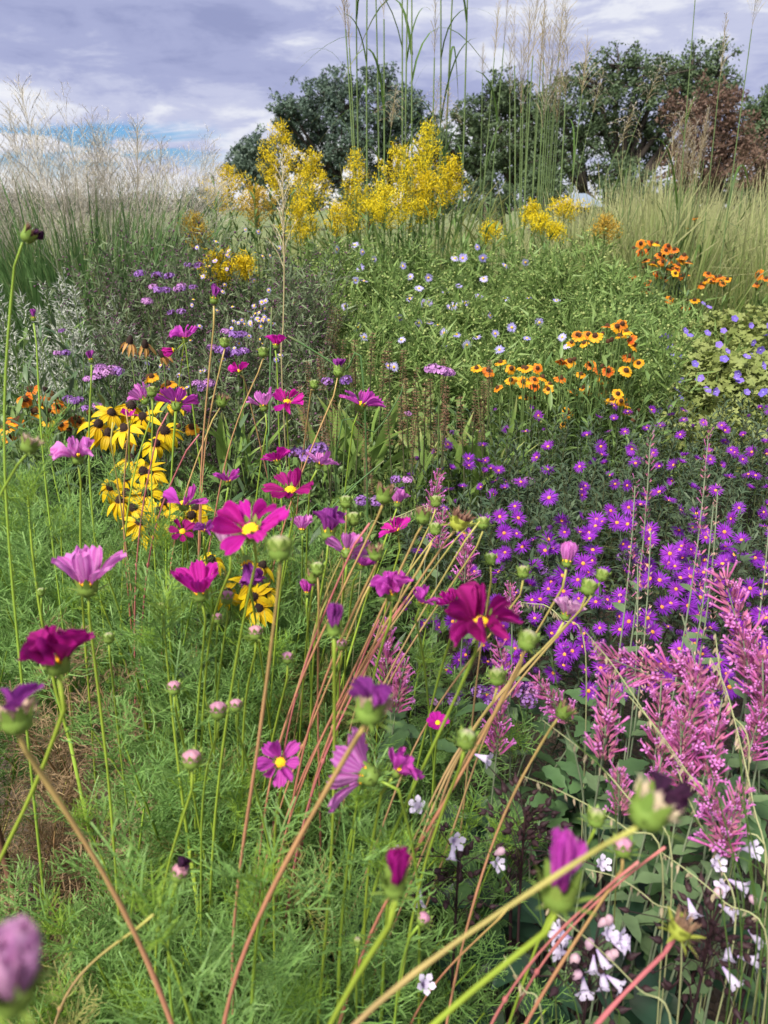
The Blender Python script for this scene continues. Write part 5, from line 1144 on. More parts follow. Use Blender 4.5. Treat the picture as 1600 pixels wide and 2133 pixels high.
bloom('half-spent cosmos with purple tip on a slender stem at the left', 190, 755, 30, 1.35, (-.1, .96, .1), 14, 'mauve', 'c', [(185, 820), (180, 900), (182, 980)], 1.4, 'g', 7, None, 1.0, .5, .017)
bloom('small violet closed cosmos on a slender stem over the artemisia', 70, 668, 24, 1.25, (.0, .99, .1), 9, 'mauve', 'c', [(80, 740), (84, 830), (84, 930)], 1.3, 'g', 8, None, 1.1, .1, .015)

# ---------------- cosmos buds and seed heads
m_budp = mat('bud_pink', ((.52, .25, .33), (.66, .38, .46)), along=[(.45, .1, (.26, .30, .09))], trans=.2, rough=.6, vein=((.40, .14, .24), 4, .5), inst=.3)
m_budg = mat('bud_green', ((.22, .30, .07), (.36, .42, .14)), along=[(.6, 1, (.52, .40, .34))], trans=.2, rough=.6, vein=((.14, .22, .04), 4, .5), inst=.3)
m_sdb = mat('seed_brown', ((.13, .065, .045), (.36, .22, .14)), trans=.1, rough=.9, inst=.2)
m_sdc = mat('seed_cream', ((.50, .36, .24), (.66, .54, .40)), along=[(.7, 1, (.20, .10, .14))], trans=.2, rough=.8, inst=.2)
_bp = [(.0001, -.0035), (.0058, -.001), (.0082, .0035), (.0074, .0080), (.0040, .0105), (.0001, .0112)]
BUD = {'pink': mesh('bud', latheT(_bp, 16, .05, 8), m_budp), 'green': mesh('bud', latheT(_bp, 16, .06, 8), m_budg)}
def tuftT(n=26, l=.013, spread=.55, w=.0026):
    mb = MB(); mb.add(latheT([(.005, .002), (.0064, .007), (.0045, .012), (.0001, .013)], 9), rnd=.2)
    for i in range(n):
        a = i * 2.4; e = spread * math.sqrt((i + .5) / n) + U(-.1, .1); mb.add(leafT(l, w, 2, 'strap', U(-.8, .8), .2, 2), frame((math.cos(a) * .004, math.sin(a) * .004, .005), (math.cos(a) * math.sin(e), math.sin(a) * math.sin(e), math.cos(e)), U(0, 6), U(.7, 1.2)), rnd=random.random())
    return mb.T()
TUF = {'brown': mesh('seed_tuft', tuftT(), m_sdb), 'cream': mesh('seed_tuft', tuftT(34, .011, .75, .0034), m_sdc)}
def bud(label, px, py, W, d, kind, pix=(), d1=None, sc='g', face=(0, 1, .1), base=None, sr=1.0, wilt=None, oc=False):
    hp = at(px, py, d); ax = scr(*face); k = W * d / FPX / .0175
    pts, base = stem_pts(hp, ax, pix, d, d1 or d + .12, base, .015)
    seedy = kind in TUF
    root = thing('cosmos_seed_head' if seedy else 'cosmos_bud', label, 'seed head' if seedy else 'flower bud', base, 'cosmos seed heads' if seedy else 'cosmos buds')
    mk_stem(root, pts, base, STM[sc], .0013 * sr, .0022 * sr)
    M0 = frame(hp - base, ax, U(0, 6.28)) @ np.diag((k, k, k, 1))
    ob('calyx', CALo if oc else random.choice(CAL), root, M0)
    if seedy: ob('seed_tuft', TUF[kind], root, M0)
    else: ob('bud_petals', BUD[kind], root, M0 @ tr((0, 0, .0045)) @ np.diag((1.0, 1.0, .95, 1)))
    if wilt:
        for i in range(4): ob('petal', random.choice(PET[(wilt, 'r')]), root, M0 @ frame((.002 * i - .003, 0, .010), (U(-.5, .9), U(-.6, .6), U(.2, 1)), U(0, 6), U(.010, .018)))
for a in [
 ('pink bud low in the left green, nodding on a short stem', 363, 1444, 30, .86, 'pink', [(372, 1500), (388, 1570)]), ('pale pink bud left of a pair in the lower green', 455, 1494, 38, .78, 'pink', [(438, 1560), (420, 1640)]), ('pale pink bud right of a pair in the lower green', 492, 1480, 28, .82, 'pink', [(500, 1560), (530, 1620)]),
 ('pinkish bud above two forked green stems at the lower left', 400, 1598, 42, .72, 'pink', [(392, 1680), (345, 1800), (325, 1880), (322, 2000)], .85), ('cream pink bud at the lower left beside a dark withered petal', 370, 1832, 38, .66, 'pink', [(352, 1900), (345, 1990), (352, 2080)], .75, 'g', (.3, .9, .1), None, 1.0, 'dark'),
 ('round pink bud near the white penstemon, bottom centre', 876, 1922, 28, .72, 'pink', [(850, 1960), (828, 2030)], .8, 'g', (.5, .8, .2)), ('tiny yellow-green bud at the bottom centre', 745, 1968, 19, .8, 'green', [(742, 2020)], .85),
 ('pink bud just under the mauve closing cosmos stems', 533, 1330, 32, .9, 'pink', [(520, 1400), (505, 1480)]), ('pink bud left of the pale straight stem', 599, 1380, 26, .95, 'pink', [(590, 1460), (560, 1560)]), ('lilac bud right of the closed lilac cosmos', 712, 1352, 24, .95, 'pink', [(700, 1420)]),
 ('dark pink bud left of the cup-shaped cosmos stem', 453, 1296, 22, 1.0, 'pink', [(448, 1360)]), ('striped pink bud below the yellow rudbeckia', 473, 1256, 30, .95, 'pink', [(470, 1330), (450, 1440)]), ('green bud at the far left, low in the foliage', 86, 1240, 18, 1.1, 'green', [(88, 1300)]),
 ('green bud on a short stalk beside the pale cup cosmos', 227, 1338, 24, .95, 'green', [(235, 1400), (243, 1500)]), ('small bud above the pale cup cosmos, in foliage', 338, 1270, 18, 1.1, 'green', [(338, 1330)]),
 ('large pale bud touching the large magenta cosmos', 583, 1163, 56, .62, 'green', [(578, 1230), (560, 1400), (532, 1600), (500, 1800), (478, 1960)], .86, 'r', (0, .98, .15), None, 1.2),
 ('green bud with pale tip left of the brown seed head, centre', 721, 1056, 28, 1.1, 'green', [(720, 1130), (712, 1220)], 1.2, 'r'), ('greyish bud right of the mauve closing cosmos', 737, 1092, 30, 1.05, 'green', [(700, 1180), (660, 1270)], 1.15, 't'),
 ('grey pink bud below the broad pink cosmos, left', 662, 1196, 30, .95, 'green', [(668, 1300), (660, 1420)], 1.05, 'r'), ('dark withered bud below the broad pink cosmos, far left', 652, 1213, 30, .97, 'brown', [(640, 1300)], 1.05), ('small green bud above the pink side-on pair at the left', 317, 825, 24, 1.3, 'green', [(318, 900), (312, 1000)], 1.35),
 ('green round bud at the aster edge, upper left', 908, 1054, 26, 1.2, 'green', [(885, 1110), (840, 1200)], 1.25, 't'), ('green round bud right of the hot magenta side-on cosmos', 907, 1112, 28, 1.15, 'green', [(860, 1160), (800, 1260)], 1.2, 't'), ('green bud standing clear over the dark asters, left', 1006, 1100, 28, 1.05, 'green', [(970, 1170), (900, 1290), (800, 1420)], 1.15, 't'),
 ('cream green bud over the asters, middle height', 1022, 1174, 26, 1.0, 'green', [(1024, 1240), (1000, 1340)], 1.1, 't'), ('cream bud over the asters, right of the middle one', 1090, 1202, 28, .98, 'green', [(1070, 1260), (1000, 1360), (880, 1500)], 1.08, 't'), ('pale bud left of a pair over the asters at the right', 1222, 1236, 36, .86, 'green', [(1195, 1290), (1100, 1390), (960, 1530)], .98, 't', (.3, .9, .1)),
 ('pale bud right of a pair over the asters at the right', 1251, 1208, 28, .9, 'green', [(1200, 1280), (1110, 1390), (985, 1530)], 1.0, 't', (.3, .9, .1)), ('plump green bud right of the big ragged magenta cosmos', 1093, 1350, 46, .66, 'green', [(1080, 1400), (1040, 1470), (960, 1620), (870, 1770), (770, 1920)], .85, 'r', (.3, .92, .1), None, 1.15),
 ('pale green bud among the leaves, right of centre', 1036, 1424, 38, .8, 'green', [(1000, 1490), (930, 1610)], .9, 't'), ('yellowish green bud below the small magenta cosmos', 968, 1556, 44, .68, 'green', [(955, 1610), (930, 1680), (880, 1790)], .8, 'g', (.2, .95, .1)),
 ('green bud with pinched top right of the white penstemon', 1240, 1718, 40, .66, 'green', [(1222, 1750), (1190, 1820), (1140, 1900)], .75, 'g', (.1, .97, .1)), ('pink-tipped bud with a long red stem at the lower right', 1297, 1780, 42, .62, 'pink', [(1292, 1815), (1225, 1920), (1150, 2040), (1080, 2140)], .7, 'r', (0, .98, .1)),
 ('cream green bud at the upper left of the red stems', 1300, 1100, 1, 1, 'green') if False else ('green bud on stalk high in the middle, by verbena heads', 704, 782, 26, 1.35, 'green', [(690, 840), (640, 960), (600, 1040)], 1.4, 'r', (.2, .95, .1), None, 1, 'mauve'),
 ('small bud right of the reed-like stem, upper middle', 548, 742, 22, 1.4, 'green', [(530, 790), (480, 890)], 1.45, 'r'), ('green bud in the upper left of the wood aster', 468, 722, 22, 1.4, 'green', [(450, 790), (425, 900)], 1.45, 'r'), ('tiny bud near the magenta and yellow small cosmos', 655, 808, 20, 1.4, 'green', [(640, 860)], 1.45, 'r'),
]: bud(*a)
for a in [
 ('large blurred green seed head with orange-brown top at the lower right', 1335, 1712, 92, .38, 'cream', [(1290, 1745), (1180, 1805), (1000, 1925), (800, 2050), (660, 2150)], .46, 't', (.55, .8, .1), None, 1.15, 'dark'),
 ('brown seed head with yellow calyx on a thick pink stem, bottom right', 1408, 1948, 52, .60, 'brown', [(1385, 1985), (1310, 2060), (1215, 2140)], .64, 'p', (.5, .85, .1), None, 1.5, None, True),
 ('pale green seed head with dark wilted petals in the lower centre', 765, 1500, 72, .50, 'cream', [(735, 1540), (660, 1680), (560, 1850), (495, 1990), (452, 2130)], .68, 'r', (.25, .93, .1), None, 1.3, 'mauve'),
 ('half-withered cosmos head at the left edge on a red diagonal stem', 38, 1520, 72, .50, 'cream', [(60, 1570), (120, 1660), (215, 1790), (300, 1960), (362, 2120)], .62, 'r', (-.1, .95, .1), None, 1.3, 'mauve'),
 ('nodding dark seed head on a thick stem at the upper left edge', 52, 500, 34, .85, 'brown', [(40, 530), (14, 600), (4, 700), (3, 850), (2, 980)], .92, 'g', (.7, .7, .1), None, 1.1, 'dark'),
 ('spiky green seed head at the left edge above the foliage', 57, 940, 40, .72, 'green' if False else 'cream', [(40, 965), (0, 1015), (-60, 1090)], .78, 'g', (.4, .9, .1)),
 ('brown seed head left of the lilac half-open cosmos', 798, 1045, 40, .92, 'brown', [(785, 1080), (745, 1160), (690, 1280), (620, 1420), (560, 1600)], 1.05, 'r', (.2, .95, .1)),
 ('tan bent seed head right of the hot magenta side-on cosmos', 880, 1088, 34, .90, 'brown', [(862, 1120), (820, 1210), (770, 1330), (690, 1500), (600, 1680)], 1.05, 'r', (.1, .95, .1)),
 ('brown bent seed head below the broad pink cosmos', 784, 1165, 34, .86, 'brown', [(770, 1190), (735, 1270), (690, 1380), (640, 1500)], 1.0, 'r', (-.1, .9, .1)),
 ('star-shaped spent head with yellow-green bracts over the asters', 950, 1100, 44, .92, 'brown', [(930, 1125), (880, 1200), (790, 1330), (700, 1480), (610, 1640)], 1.05, 'r', (.4, .85, .1), None, 1, None, True),
 ('tan spent cosmos head on a curving orange stem at the lower right', 1166, 1492, 36, .78, 'brown', [(1140, 1530), (1075, 1620), (1020, 1760), (985, 1880), (945, 2040)], .92, 'r', (.6, .75, .1)),
 ('brown star-like spent head right of the side-on pink pair', 460, 845, 26, 1.35, 'brown', [(440, 880), (400, 980), (365, 1080)], 1.4, 'r', (.3, .9, .1)),
]: bud(*a)
# bare old flower stems leaning right out of the middle clump
k = 0
for (x0, y0, x1, y1, x2, y2, d, sc, lb) in [
 (1000, 1085, 900, 1250, 760, 1480, 1.0, 't', 'thin bare tan cosmos stem reaching over the dark asters'), (985, 1085, 870, 1240, 700, 1460, 1.02, 't', 'second thin tan cosmos stem beside the one over the asters'), (770, 1090, 690, 1250, 610, 1420, .92, 'p', 'pink bare cosmos stem crossing the broad pink cosmos'),
 (900, 1130, 780, 1330, 660, 1560, .88, 'r', 'thick red-brown cosmos stem in the middle of the leaning bundle'), (845, 1250, 760, 1400, 640, 1640, .90, 'p', 'pink cosmos stem low in the leaning bundle'), (780, 1200, 700, 1400, 560, 1720, .95, 'r', 'brown cosmos stem at the left of the leaning bundle'),
 (790, 1290, 740, 1420, 650, 1620, 1.0, 'p', 'short pink cosmos stem behind the lower bundle'), (690, 1230, 620, 1440, 540, 1690, 1.0, 't', 'tan cosmos stem left of the closed lilac cosmos'), (1330, 1795, 1200, 1900, 1050, 2045, .62, 'p', 'pink stem crossing in front of the penstemon flowers'), (1385, 1765, 1290, 1830, 1120, 1985, .66, 'p', 'pinkish stem running up to the right past the pink-tipped bud'),
 (235, 880, 252, 1000, 262, 1130, 1.25, 't', 'bare tan cosmos stem in front of the rudbeckia'), (262, 855, 248, 960, 255, 1120, 1.3, 'r', 'bare brown cosmos stem beside the tan one at the rudbeckia'), (350, 860, 310, 980, 280, 1120, 1.2, 'p', 'pink bare stem slanting across the rudbeckia'), (415, 905, 350, 1000, 310, 1090, 1.2, 'p', 'pink bare stem slanting right of the rudbeckia'),
 (320, 1905, 210, 1985, 115, 2055, .62, 't', 'pale tan dry stem lying across the bottom left'), (1060, 1890, 1000, 1960, 880, 2060, .8, 'r', 'brown stem at the bottom centre left of the penstemon')]:
    pts = [at(x0, y0, d), at((x0 + x1) / 2 + U(-14, 14), (y0 + y1) / 2, d + .02), at(x1, y1, d + .06), at(x2, y2, d + .13)]; l = pts[-1]; v = nrm(l - pts[-2]); v[2] = -abs(v[2]) - .3; v = nrm(v); b = l + v * (l[2] / -v[2]); b = l + (b - l) * np.array((.5, .5, 1)); b[2] = 0
    rt = thing('bare_stem', lb, 'stem', b, 'bare cosmos stems'); c = smooth(curve(np.array(pts + [l * .5 + b * .5, b]) - b, 22), 34, 24)
    ob('stem', mesh('stem', tubeT(c[::-1], np.linspace(.0021, .0012, len(c)) * (1 + .1 * RN.normal(size=len(c))), 6), STM[sc]), rt)
    j = min(len(c) - 2, 9); ob('node', mesh('node', latheT([(.0016, -.005), (.0032, 0), (.0016, .005)], 6), STM[sc]), rt, frame(c[j], c[j] - c[j + 1]))
# upright leafy side shoots with bright tips
for i, (px, py, d, lb) in enumerate([(338, 1300, .95, 'bright green upright cosmos shoot left of the cup-shaped bloom'), (345, 1170, 1.2, 'bright yellow-green cosmos shoot tip below the rudbeckia'), (258, 1170, 1.25, 'pale yellow-green cosmos tip at the left, below the rudbeckia'), (690, 1700, .8, 'bright green cosmos shoot low on the straight pale stem'), (480, 1820, .75, 'bright green leaf tuft on a yellow-green stem, bottom'), (380, 1900, .7, 'green cosmos shoot tip at the bottom left'), (790, 1740, .85, 'mossy green cosmos shoot in the lower centre'), (60, 1080, 1.1, 'fresh green cosmos shoot at the left edge')]):
    tp = at(px, py, d); b = np.array((tp[0], tp[1] + .03, 0)); rt = thing('cosmos_shoot', lb, 'cosmos shoot', b, 'bright cosmos shoots')
    ob('feathery_shoot', CSH[i % 2], rt, frame((0, -.03, max(0, tp[2] - .38)), (0, 0, 1), U(0, 6), 1.0)); ob('stem', mesh('stem', tubeT([(0, 0, 0), (0, -.03, tp[2] - .36)], .003, 5), m_cstem), rt)

# ================================================================ PINK HYSSOP (right foreground)
m_ag = mat('hyssop_pink', ((.49, .080, .30), (.63, .18, .45)), along=[(.6, 1.0, (.58, .21, .55))], trans=.3, rough=.6)
m_agc = mat('hyssop_calyx', ((.26, .09, .14), (.50, .14, .28)), along=[(.35, 0, (.34, .22, .16))], trans=.2, rough=.7)
m_ag_s = mat('hyssop_spent', ((.38, .20, .18), (.54, .36, .30)), trans=.2, rough=.8)
m_ag_st = mat('hyssop_stem', ((.16, .20, .12), (.26, .28, .18)), trans=0, rough=.6)
m_ag_l = mat('hyssop_leaf', ((.12, .19, .085), (.24, .31, .15)), trans=.3, rough=.55)
def floretT(l=.022):
    mb = MB(); mb.add(tubeT([(0, 0, 0), (0, .0006, l * .55), (0, .0012, l * .9)], [.0008, .0013, .0019], 5, False))
    for i in range(4): a = i * 1.57 + .5; mb.add(leafT(.0042, .0030, 2, 'strap', .5, 0, 2), frame((math.cos(a) * .0016, .0012 + math.sin(a) * .0016, l * .88), (math.cos(a) * .7, math.sin(a) * .7, .7), 0, 1))
    t = mb.T(); t.P[:, 0] = np.clip(t.V[:, 2] / l, 0, 1); return t
FLO = floretT(.028); CLX = leafT(.0125, .0038, 2, 'strap', .1, .5, 3)
def hyssopT(h, rad, fl, cx, taper=.5, cs=1.0):
    mb = MB(); wh = max(5, int(h / .0095))
    for w_ in range(wh):
        t = w_ / wh; z = h * t; rr = rad * (1 - taper * t)
        for i in range(cx):
            if cs < 1 and (random.random() < .35 or w_ % 3 == 2): continue
            a = i * 6.283 / cx + w_ * .5 + U(-.2, .2); e = U(.5, 1.0); d = np.array((math.cos(a) * math.sin(e), math.sin(a) * math.sin(e), math.cos(e)))
            mb.add(CLX, frame((math.cos(a) * rr * .25, math.sin(a) * rr * .25, z), d, U(0, 6), cs * U(.8, 1.25) * (1.1 - .3 * t)), mi=1, rnd=random.random())
        for i in range(fl):
            if random.random() < .25: continue
            a = U(0, 6.28); e = U(.5, 1.15) - .35 * t; d = np.array((math.cos(a) * math.sin(e), math.sin(a) * math.sin(e), math.cos(e)))
            mb.add(FLO, frame((math.cos(a) * rr * .3, math.sin(a) * rr * .3, z), d, U(0, 6), rr / .02 * U(.65, 1.05)), mi=0, rnd=random.random())
    return mb.T()
HYS = [mesh('florets', hyssopT(h, r, 5, 9, .45), [m_ag, m_agc]) for h, r in ((.11, .027), (.09, .026), (.12, .028))]
HYT = [mesh('florets', hyssopT(.26, .011, 1, 4, .2, .7), [m_ag, m_agc]) for _ in range(2)]
HYP = [mesh('spent_calyces', hyssopT(.26, .009, 0, 4, .3, .62), [m_ag_s, m_ag_s]) for _ in range(2)]
HLF = [mesh('leaf', leafT(.05, .020, 4, 'ovate', c, .25, 3, 0, .03, .10), m_ag_l) for c in (.3, .8)]
def hyssop(label, px, py, d, s, axis, kind='full', base=None):
    """axis: screen direction the spike points to; (px, py) is the middle of the spike"""
    ax = scr(*axis); s = s * (.9 if kind == 'full' else 1.0); L_ = {'full': .11, 'tall': .26, 'spent': .26}[kind] * s; mid = at(px, py, d); st = mid - ax * L_ / 2
    b = np.array((st[0] - ax[0] * .12, st[1] + .04, 0)) if base is None else np.array((*base, 0.)); rt = thing('pink_hyssop', label, 'hyssop', b, 'pink hyssop spikes')
    me = random.choice({'full': HYS, 'tall': HYT, 'spent': HYP}[kind]); ob('spent_calyces' if kind == 'spent' else 'florets', me, rt, frame(st - b, ax, U(0, 6), s), kind='stuff')
    tip = st - b + ax * L_ * .9; p = bez((0, 0, 0), (0, 0, (st - b)[2] * .6), st - b - ax * .08, tip, 12); ob('stem', mesh('stem', tubeT(p, np.linspace(.0026, .001, 12), 5, False), m_ag_st), rt)
    for i in range(7):
        j = 3 + i % 6; a = i * 1.6; ob('leaf', random.choice(HLF), rt, frame(p[j], (math.cos(a), math.sin(a), .25), 0, U(.6, 1.1)))
for a in [('upright pink hyssop spike standing alone left of the main pink mass', 1265, 1498, .98, 1.05, (.05, 1, .1)), ('pink hyssop spike arching to the left at the top of the pink mass', 1350, 1395, 1.0, 1.25, (-.95, .28, .1)), ('pink hyssop spike right half of the arching top', 1440, 1400, 1.0, 1.0, (-.75, .6, .2)),
          ('dense pink hyssop spike under the arching top, left', 1375, 1490, .98, 1.15, (.0, 1, .1)), ('dense pink hyssop spike in the middle of the pink mass', 1440, 1480, .96, 1.2, (.1, 1, .1)), ('lilac pink hyssop spike at the right of the pink mass', 1490, 1530, .95, 1.15, (.15, 1, .1)), ('pink hyssop spike low in the pink mass', 1420, 1560, .95, 1.0, (-.1, 1, .2)),
          ('large pink hyssop spike leaning left at the right edge', 1540, 1300, 1.05, 1.35, (-.35, .95, .1)), ('pink hyssop spike cut by the right edge', 1592, 1440, 1.0, 1.1, (-.1, 1, .1)), ('small pink hyssop spike below the right edge one', 1575, 1520, 1.0, .8, (.2, 1, .1)), ('ragged pink hyssop spike at the lower right', 1485, 1690, .86, 1.05, (-.35, .9, .2)), ('lilac hyssop florets right of the ragged lower spike', 1520, 1715, .86, .8, (.2, .9, .2)),
          ('small pink hyssop spike under the standing-alone one', 1290, 1635, .92, .75, (-.1, 1, .2)), ('short pink hyssop spike left of the main mass', 1150, 1455, 1.08, .85, (-.6, .75, .2)), ('pink hyssop spike low beside the cosmos bud', 1370, 1625, .92, .75, (.1, 1, .2)), ('pink hyssop spike behind the leaning red stems, left', 805, 1375, 1.25, 1.25, (-.1, 1, .1)), ('dusky pink hyssop spike behind the stems, lower', 835, 1420, 1.22, 1.0, (.2, 1, .1)),
          ('pink hyssop spike right of the small magenta cosmos', 1040, 1505, 1.15, .95, (.05, 1, .1)), ('pink hyssop spike left of the plump green bud', 1050, 1395, 1.2, .9, (-.2, 1, .1)), ('small pink hyssop head at the left tip of the asters', 905, 1030, 1.6, .95, (.2, 1, .1)), ('pink hyssop florets beneath the star-shaped spent head', 920, 1095, 1.5, .9, (.1, 1, .1)), ('pink hyssop florets near the red stems over the asters', 970, 1160, 1.4, .9, (.0, 1, .2)), ('small pink hyssop in the dark under the pale buds', 1065, 1255, 1.35, .7, (-.1, 1, .1)), ('lilac pink hyssop spike at the far right, mid height', 1560, 1385, 1.02, .9, (-.3, .9, .2))]:
    hyssop(*a)
for a in [('tall thin pink hyssop spire left, over the asters', 1348, 1060, 1.25, 1.0, (.03, 1, .05), 'tall'), ('tall pink hyssop spire with the brightest tip over the asters', 1465, 1055, 1.22, 1.05, (.05, 1, .05), 'tall'), ('thin pink hyssop spire at the left of the spires', 1318, 1120, 1.25, .8, (.03, 1, .05), 'tall'), ('spent beige hyssop spire below the left pink one', 1350, 1260, 1.2, 1.1, (.02, 1, .05), 'spent'), ('second spent hyssop spire beside the left one', 1330, 1300, 1.2, .9, (-.03, 1, .05), 'spent'),
          ('spent hyssop spire below the brightest tip', 1475, 1190, 1.18, 1.0, (.06, 1, .05), 'spent'), ('spent hyssop spire at the right of the spires', 1490, 1140, 1.25, .9, (.02, 1, .05), 'spent'), ('thin spent hyssop spire at the right edge', 1592, 1230, 1.15, .9, (.05, 1, .05), 'spent'), ('beige spent hyssop spire in the pink mass', 1455, 1390, 1.0, .7, (-.3, .9, .05), 'spent')]: hyssop(*a)
# hyssop and geum leaves under the spikes
m_palm = mat('palmate_leaf', ((.075, .15, .055), (.15, .24, .09)), trans=.3, rough=.4, spec=.35)
m_pen_l = mat('penstemon_leaf', ((.022, .055, .032), (.050, .10, .052)), along=[(.3, 0, (.05, .06, .04))], trans=.15, rough=.35, spec=.4, nscale=14, inst=.2)
BIGL = [mesh('leaf', leafT(U(.10, .135), U(.038, .05), 8, 'ovate', U(.2, .8), .22, 5, U(-.2, .2), .015), m_pen_l) for _ in range(5)]
PALL = [mesh('leaf', leafT(U(.055, .075), U(.026, .034), 8, 'lance', U(.2, .9), .3, 3, 0, .01, .16), m_palm) for _ in range(4)]
for (cx, cy, n, z, mm, lb) in [(.42, 1.05, 70, .52, PALL, 'toothed green leaves under the pink hyssop, left'), (.70, 1.0, 70, .54, PALL, 'toothed green leaves under the pink hyssop, right'), (.28, .95, 60, .46, PALL, 'toothed green leaves between cosmos and hyssop'), (.62, .78, 50, .44, PALL, 'toothed green leaves in front of the ragged lower hyssop'), (.16, 1.2, 46, .56, PALL, 'green leaves behind the leaning red stems'), (.92, 1.15, 50, .58, PALL, 'toothed green leaves at the right edge under the hyssop')]:
    rt = thing('leafy_plant', lb, 'plant', (cx, cy, 0), 'toothed-leaf plants')
    for i in range(n):
        a = U(0, 6.28); x, y = U(-.17, .17), U(-.16, .16); q = np.array((x, y, z * U(.55, 1.1)))
        ob('leaf', random.choice(mm), rt, frame(q, (math.cos(a), math.sin(a), U(-.1, .7)), U(-.4, .4), U(.75, 1.25)))
        if i % 3 == 0: ob('stalk', mesh('stalk', tubeT(seg((x * .4, y * .4, 0), (x * .5, y * .5, q[2] * .6), q, 5), .0018, 4, False), m_ag_st), rt)

# ================================================================ PENSTEMON (bottom right)
m_pen_f = mat('penstemon_white', ((.70, .62, .80), (.82, .78, .88)), along=[(.45, .0, (.52, .36, .68))], trans=.35, rough=.5, inst=0)
m_pen_b = mat('penstemon_bud', ((.62, .40, .50), (.70, .55, .48)), trans=.3, rough=.5)
m_pen_s = mat('penstemon_stem', ((.030, .014, .018), (.07, .035, .035)), trans=0, rough=.6)
def bellT():
    mb = MB(); mb.add(latheT([(.0014, 0), (.0022, .004), (.0034, .009), (.0052, .015), (.0060, .0195)], 10))
    for i in range(5):
        a = i * 1.2566; mb.add(leafT(.0105, .0088, 3, 'strap', 1.1, .1, 3), frame((math.cos(a) * .0052, math.sin(a) * .0052, .0185), (math.cos(a) * .45, math.sin(a) * .45, .9), 0, 1))
    t = mb.T(); t.P[:, 0] = np.clip(t.V[:, 2] / .024, 0, 1); return t
BELL = mesh('bell_flower', bellT(), m_pen_f); BLB = mesh('flower_bud', latheT([(.0008, 0), (.003, .003), (.0048, .009), (.0036, .013), (.0001, .0145)], 9), m_pen_b)
CPS = mesh('seed_capsule', latheT([(.0008, 0), (.0030, .002), (.0032, .005), (.0012, .009), (.0003, .0125)], 6), m_pen_s)
def penstemon(label, cx, cy, leaves, z, flowers, buds, dp, spx=None, ncap=0, area=.17):
    rt = thing('penstemon', label, 'penstemon', (cx, cy, 0), 'dark-leaved penstemons'); loc = np.array(rt.location)
    for i in range(leaves):
        a = U(0, 6.28); x, y = U(-area, area), U(-area, area); ob('leaf', random.choice(BIGL), rt, frame((x, y, z * U(.45, 1.08)), (math.cos(a), math.sin(a), U(-.15, .6)), U(-.4, .4), U(.75, 1.25)))
    for i in range(5):
        x, y = U(-area, area) * .7, U(-area, area) * .7; ob('stem', mesh('stem', tubeT(seg((x, y, 0), (x, y, z * .5), (x + U(-.03, .03), y, z), 5), .003, 5, False), m_pen_s), rt)
    if spx:
        sx, sy, sd = spx; tp = at(sx, sy, sd) - loc; ob('flower_stem', mesh('flower_stem', tubeT(seg((tp[0] * .5, tp[1] * .6, .05), (tp[0], tp[1], tp[2] * .5), tp, 8), np.linspace(.003, .0016, 8), 5, False), m_pen_s), rt)
    for (px, py, fx, fy, fz) in flowers:
        q = at(px, py, dp) - loc; ax = scr(fx, fy, fz); k = U(.74, .92); st = q - ax * .014; ob('bell_flower', BELL, rt, frame(st, ax, U(0, 6), k))
        c = (tp if spx else st + np.array((U(-.03, .03), .02, -.03))); c = np.array((c[0], c[1], min(c[2], st[2] - .005)))
        ob('pedicel', mesh('pedicel', tubeT(seg(c, (c + st) / 2 + np.array((0, 0, .012)), st, 5), .0009, 4, False), m_pen_s), rt)
    for (px, py) in buds: q = at(px, py, dp) - loc; ob('flower_bud', BLB, rt, frame(q, scr(U(-1, 1), U(.2, 1), .3), 0, U(.9, 1.2)))
    if spx:
        for i in range(ncap):
            q = tp + np.array((random.gauss(0, .026), random.gauss(0, .024), -abs(random.gauss(.03, .05)) + .02)); ax = nrm(np.array((q[0] - tp[0], q[1] - tp[1], .02)) + RN.normal(size=3) * .01)
            ob('seed_capsule', CPS, rt, frame(q, ax, 0, U(.9, 1.4)))
            if i % 2 == 0: ob('pedicel', mesh('pedicel', tubeT(seg(np.array((tp[0], tp[1], q[2] - .03)), (tp + q) / 2, q, 4), .0007, 3, False), m_pen_s), rt)
penstemon('penstemon with a cluster of white-lilac bells at the bottom right', .25, .62, 26, .36, [(1167, 1943, -.8, .5, .2), (1174, 1959, .6, -.4, .5), (1163, 1983, -.8, .3, .4), (1287, 1955, .7, .2, .6), (1297, 1974, .8, -.3, .4), (1236, 2020, -.2, -.8, .6), (1258, 2005, .4, -.7, .5), (1218, 2062, -.1, -.45, .85), (1258, 2048, .0, -.8, .55), (1287, 2050, .8, -.5, .3), (1270, 1945, .3, .4, .7), (1305, 1965, .9, .0, .3)],
          [(1224, 1978), (1189, 2007), (1194, 2040), (1266, 1928), (1246, 1930), (1279, 2000), (1262, 1990)], .82, (1235, 1985, .83), 46)
penstemon('penstemon with a dark seed stem and few white bells at the right', .42, .72, 26, .38, [(1443, 1900, .1, -.7, .6), (1517, 1993, -.2, -.8, .5), (1565, 2000, .9, -.1, .3), (1524, 2040, .5, -.7, .4), (1524, 1900, .6, -.2, .6), (1507, 1850, -.8, .2, .4), (1545, 1846, .7, -.2, .6)], [(1575, 1885), (1490, 1870)], .84, (1485, 1920, .86), 90)
penstemon('penstemon with one large white bell in the lower middle', .10, .92, 18, .40, [(948, 1752, .3, .2, .9), (872, 1680, -.3, .5, .7), (832, 1782, -.2, .6, .6), (874, 1876, -.1, -.7, .6), (1036, 1800, .4, .2, .7), (942, 1785, -.1, -.8, .4)], [(1030, 1780)], .95, (955, 1790, .97), 30)
penstemon('penstemon with purplish seed stem right of the curving orange stem', .28, .92, 22, .40, [(1010, 1580, .8, -.2, .5), (1255, 1800, .2, .5, .7)], [], .98, (1095, 1690, 1.0), 70)
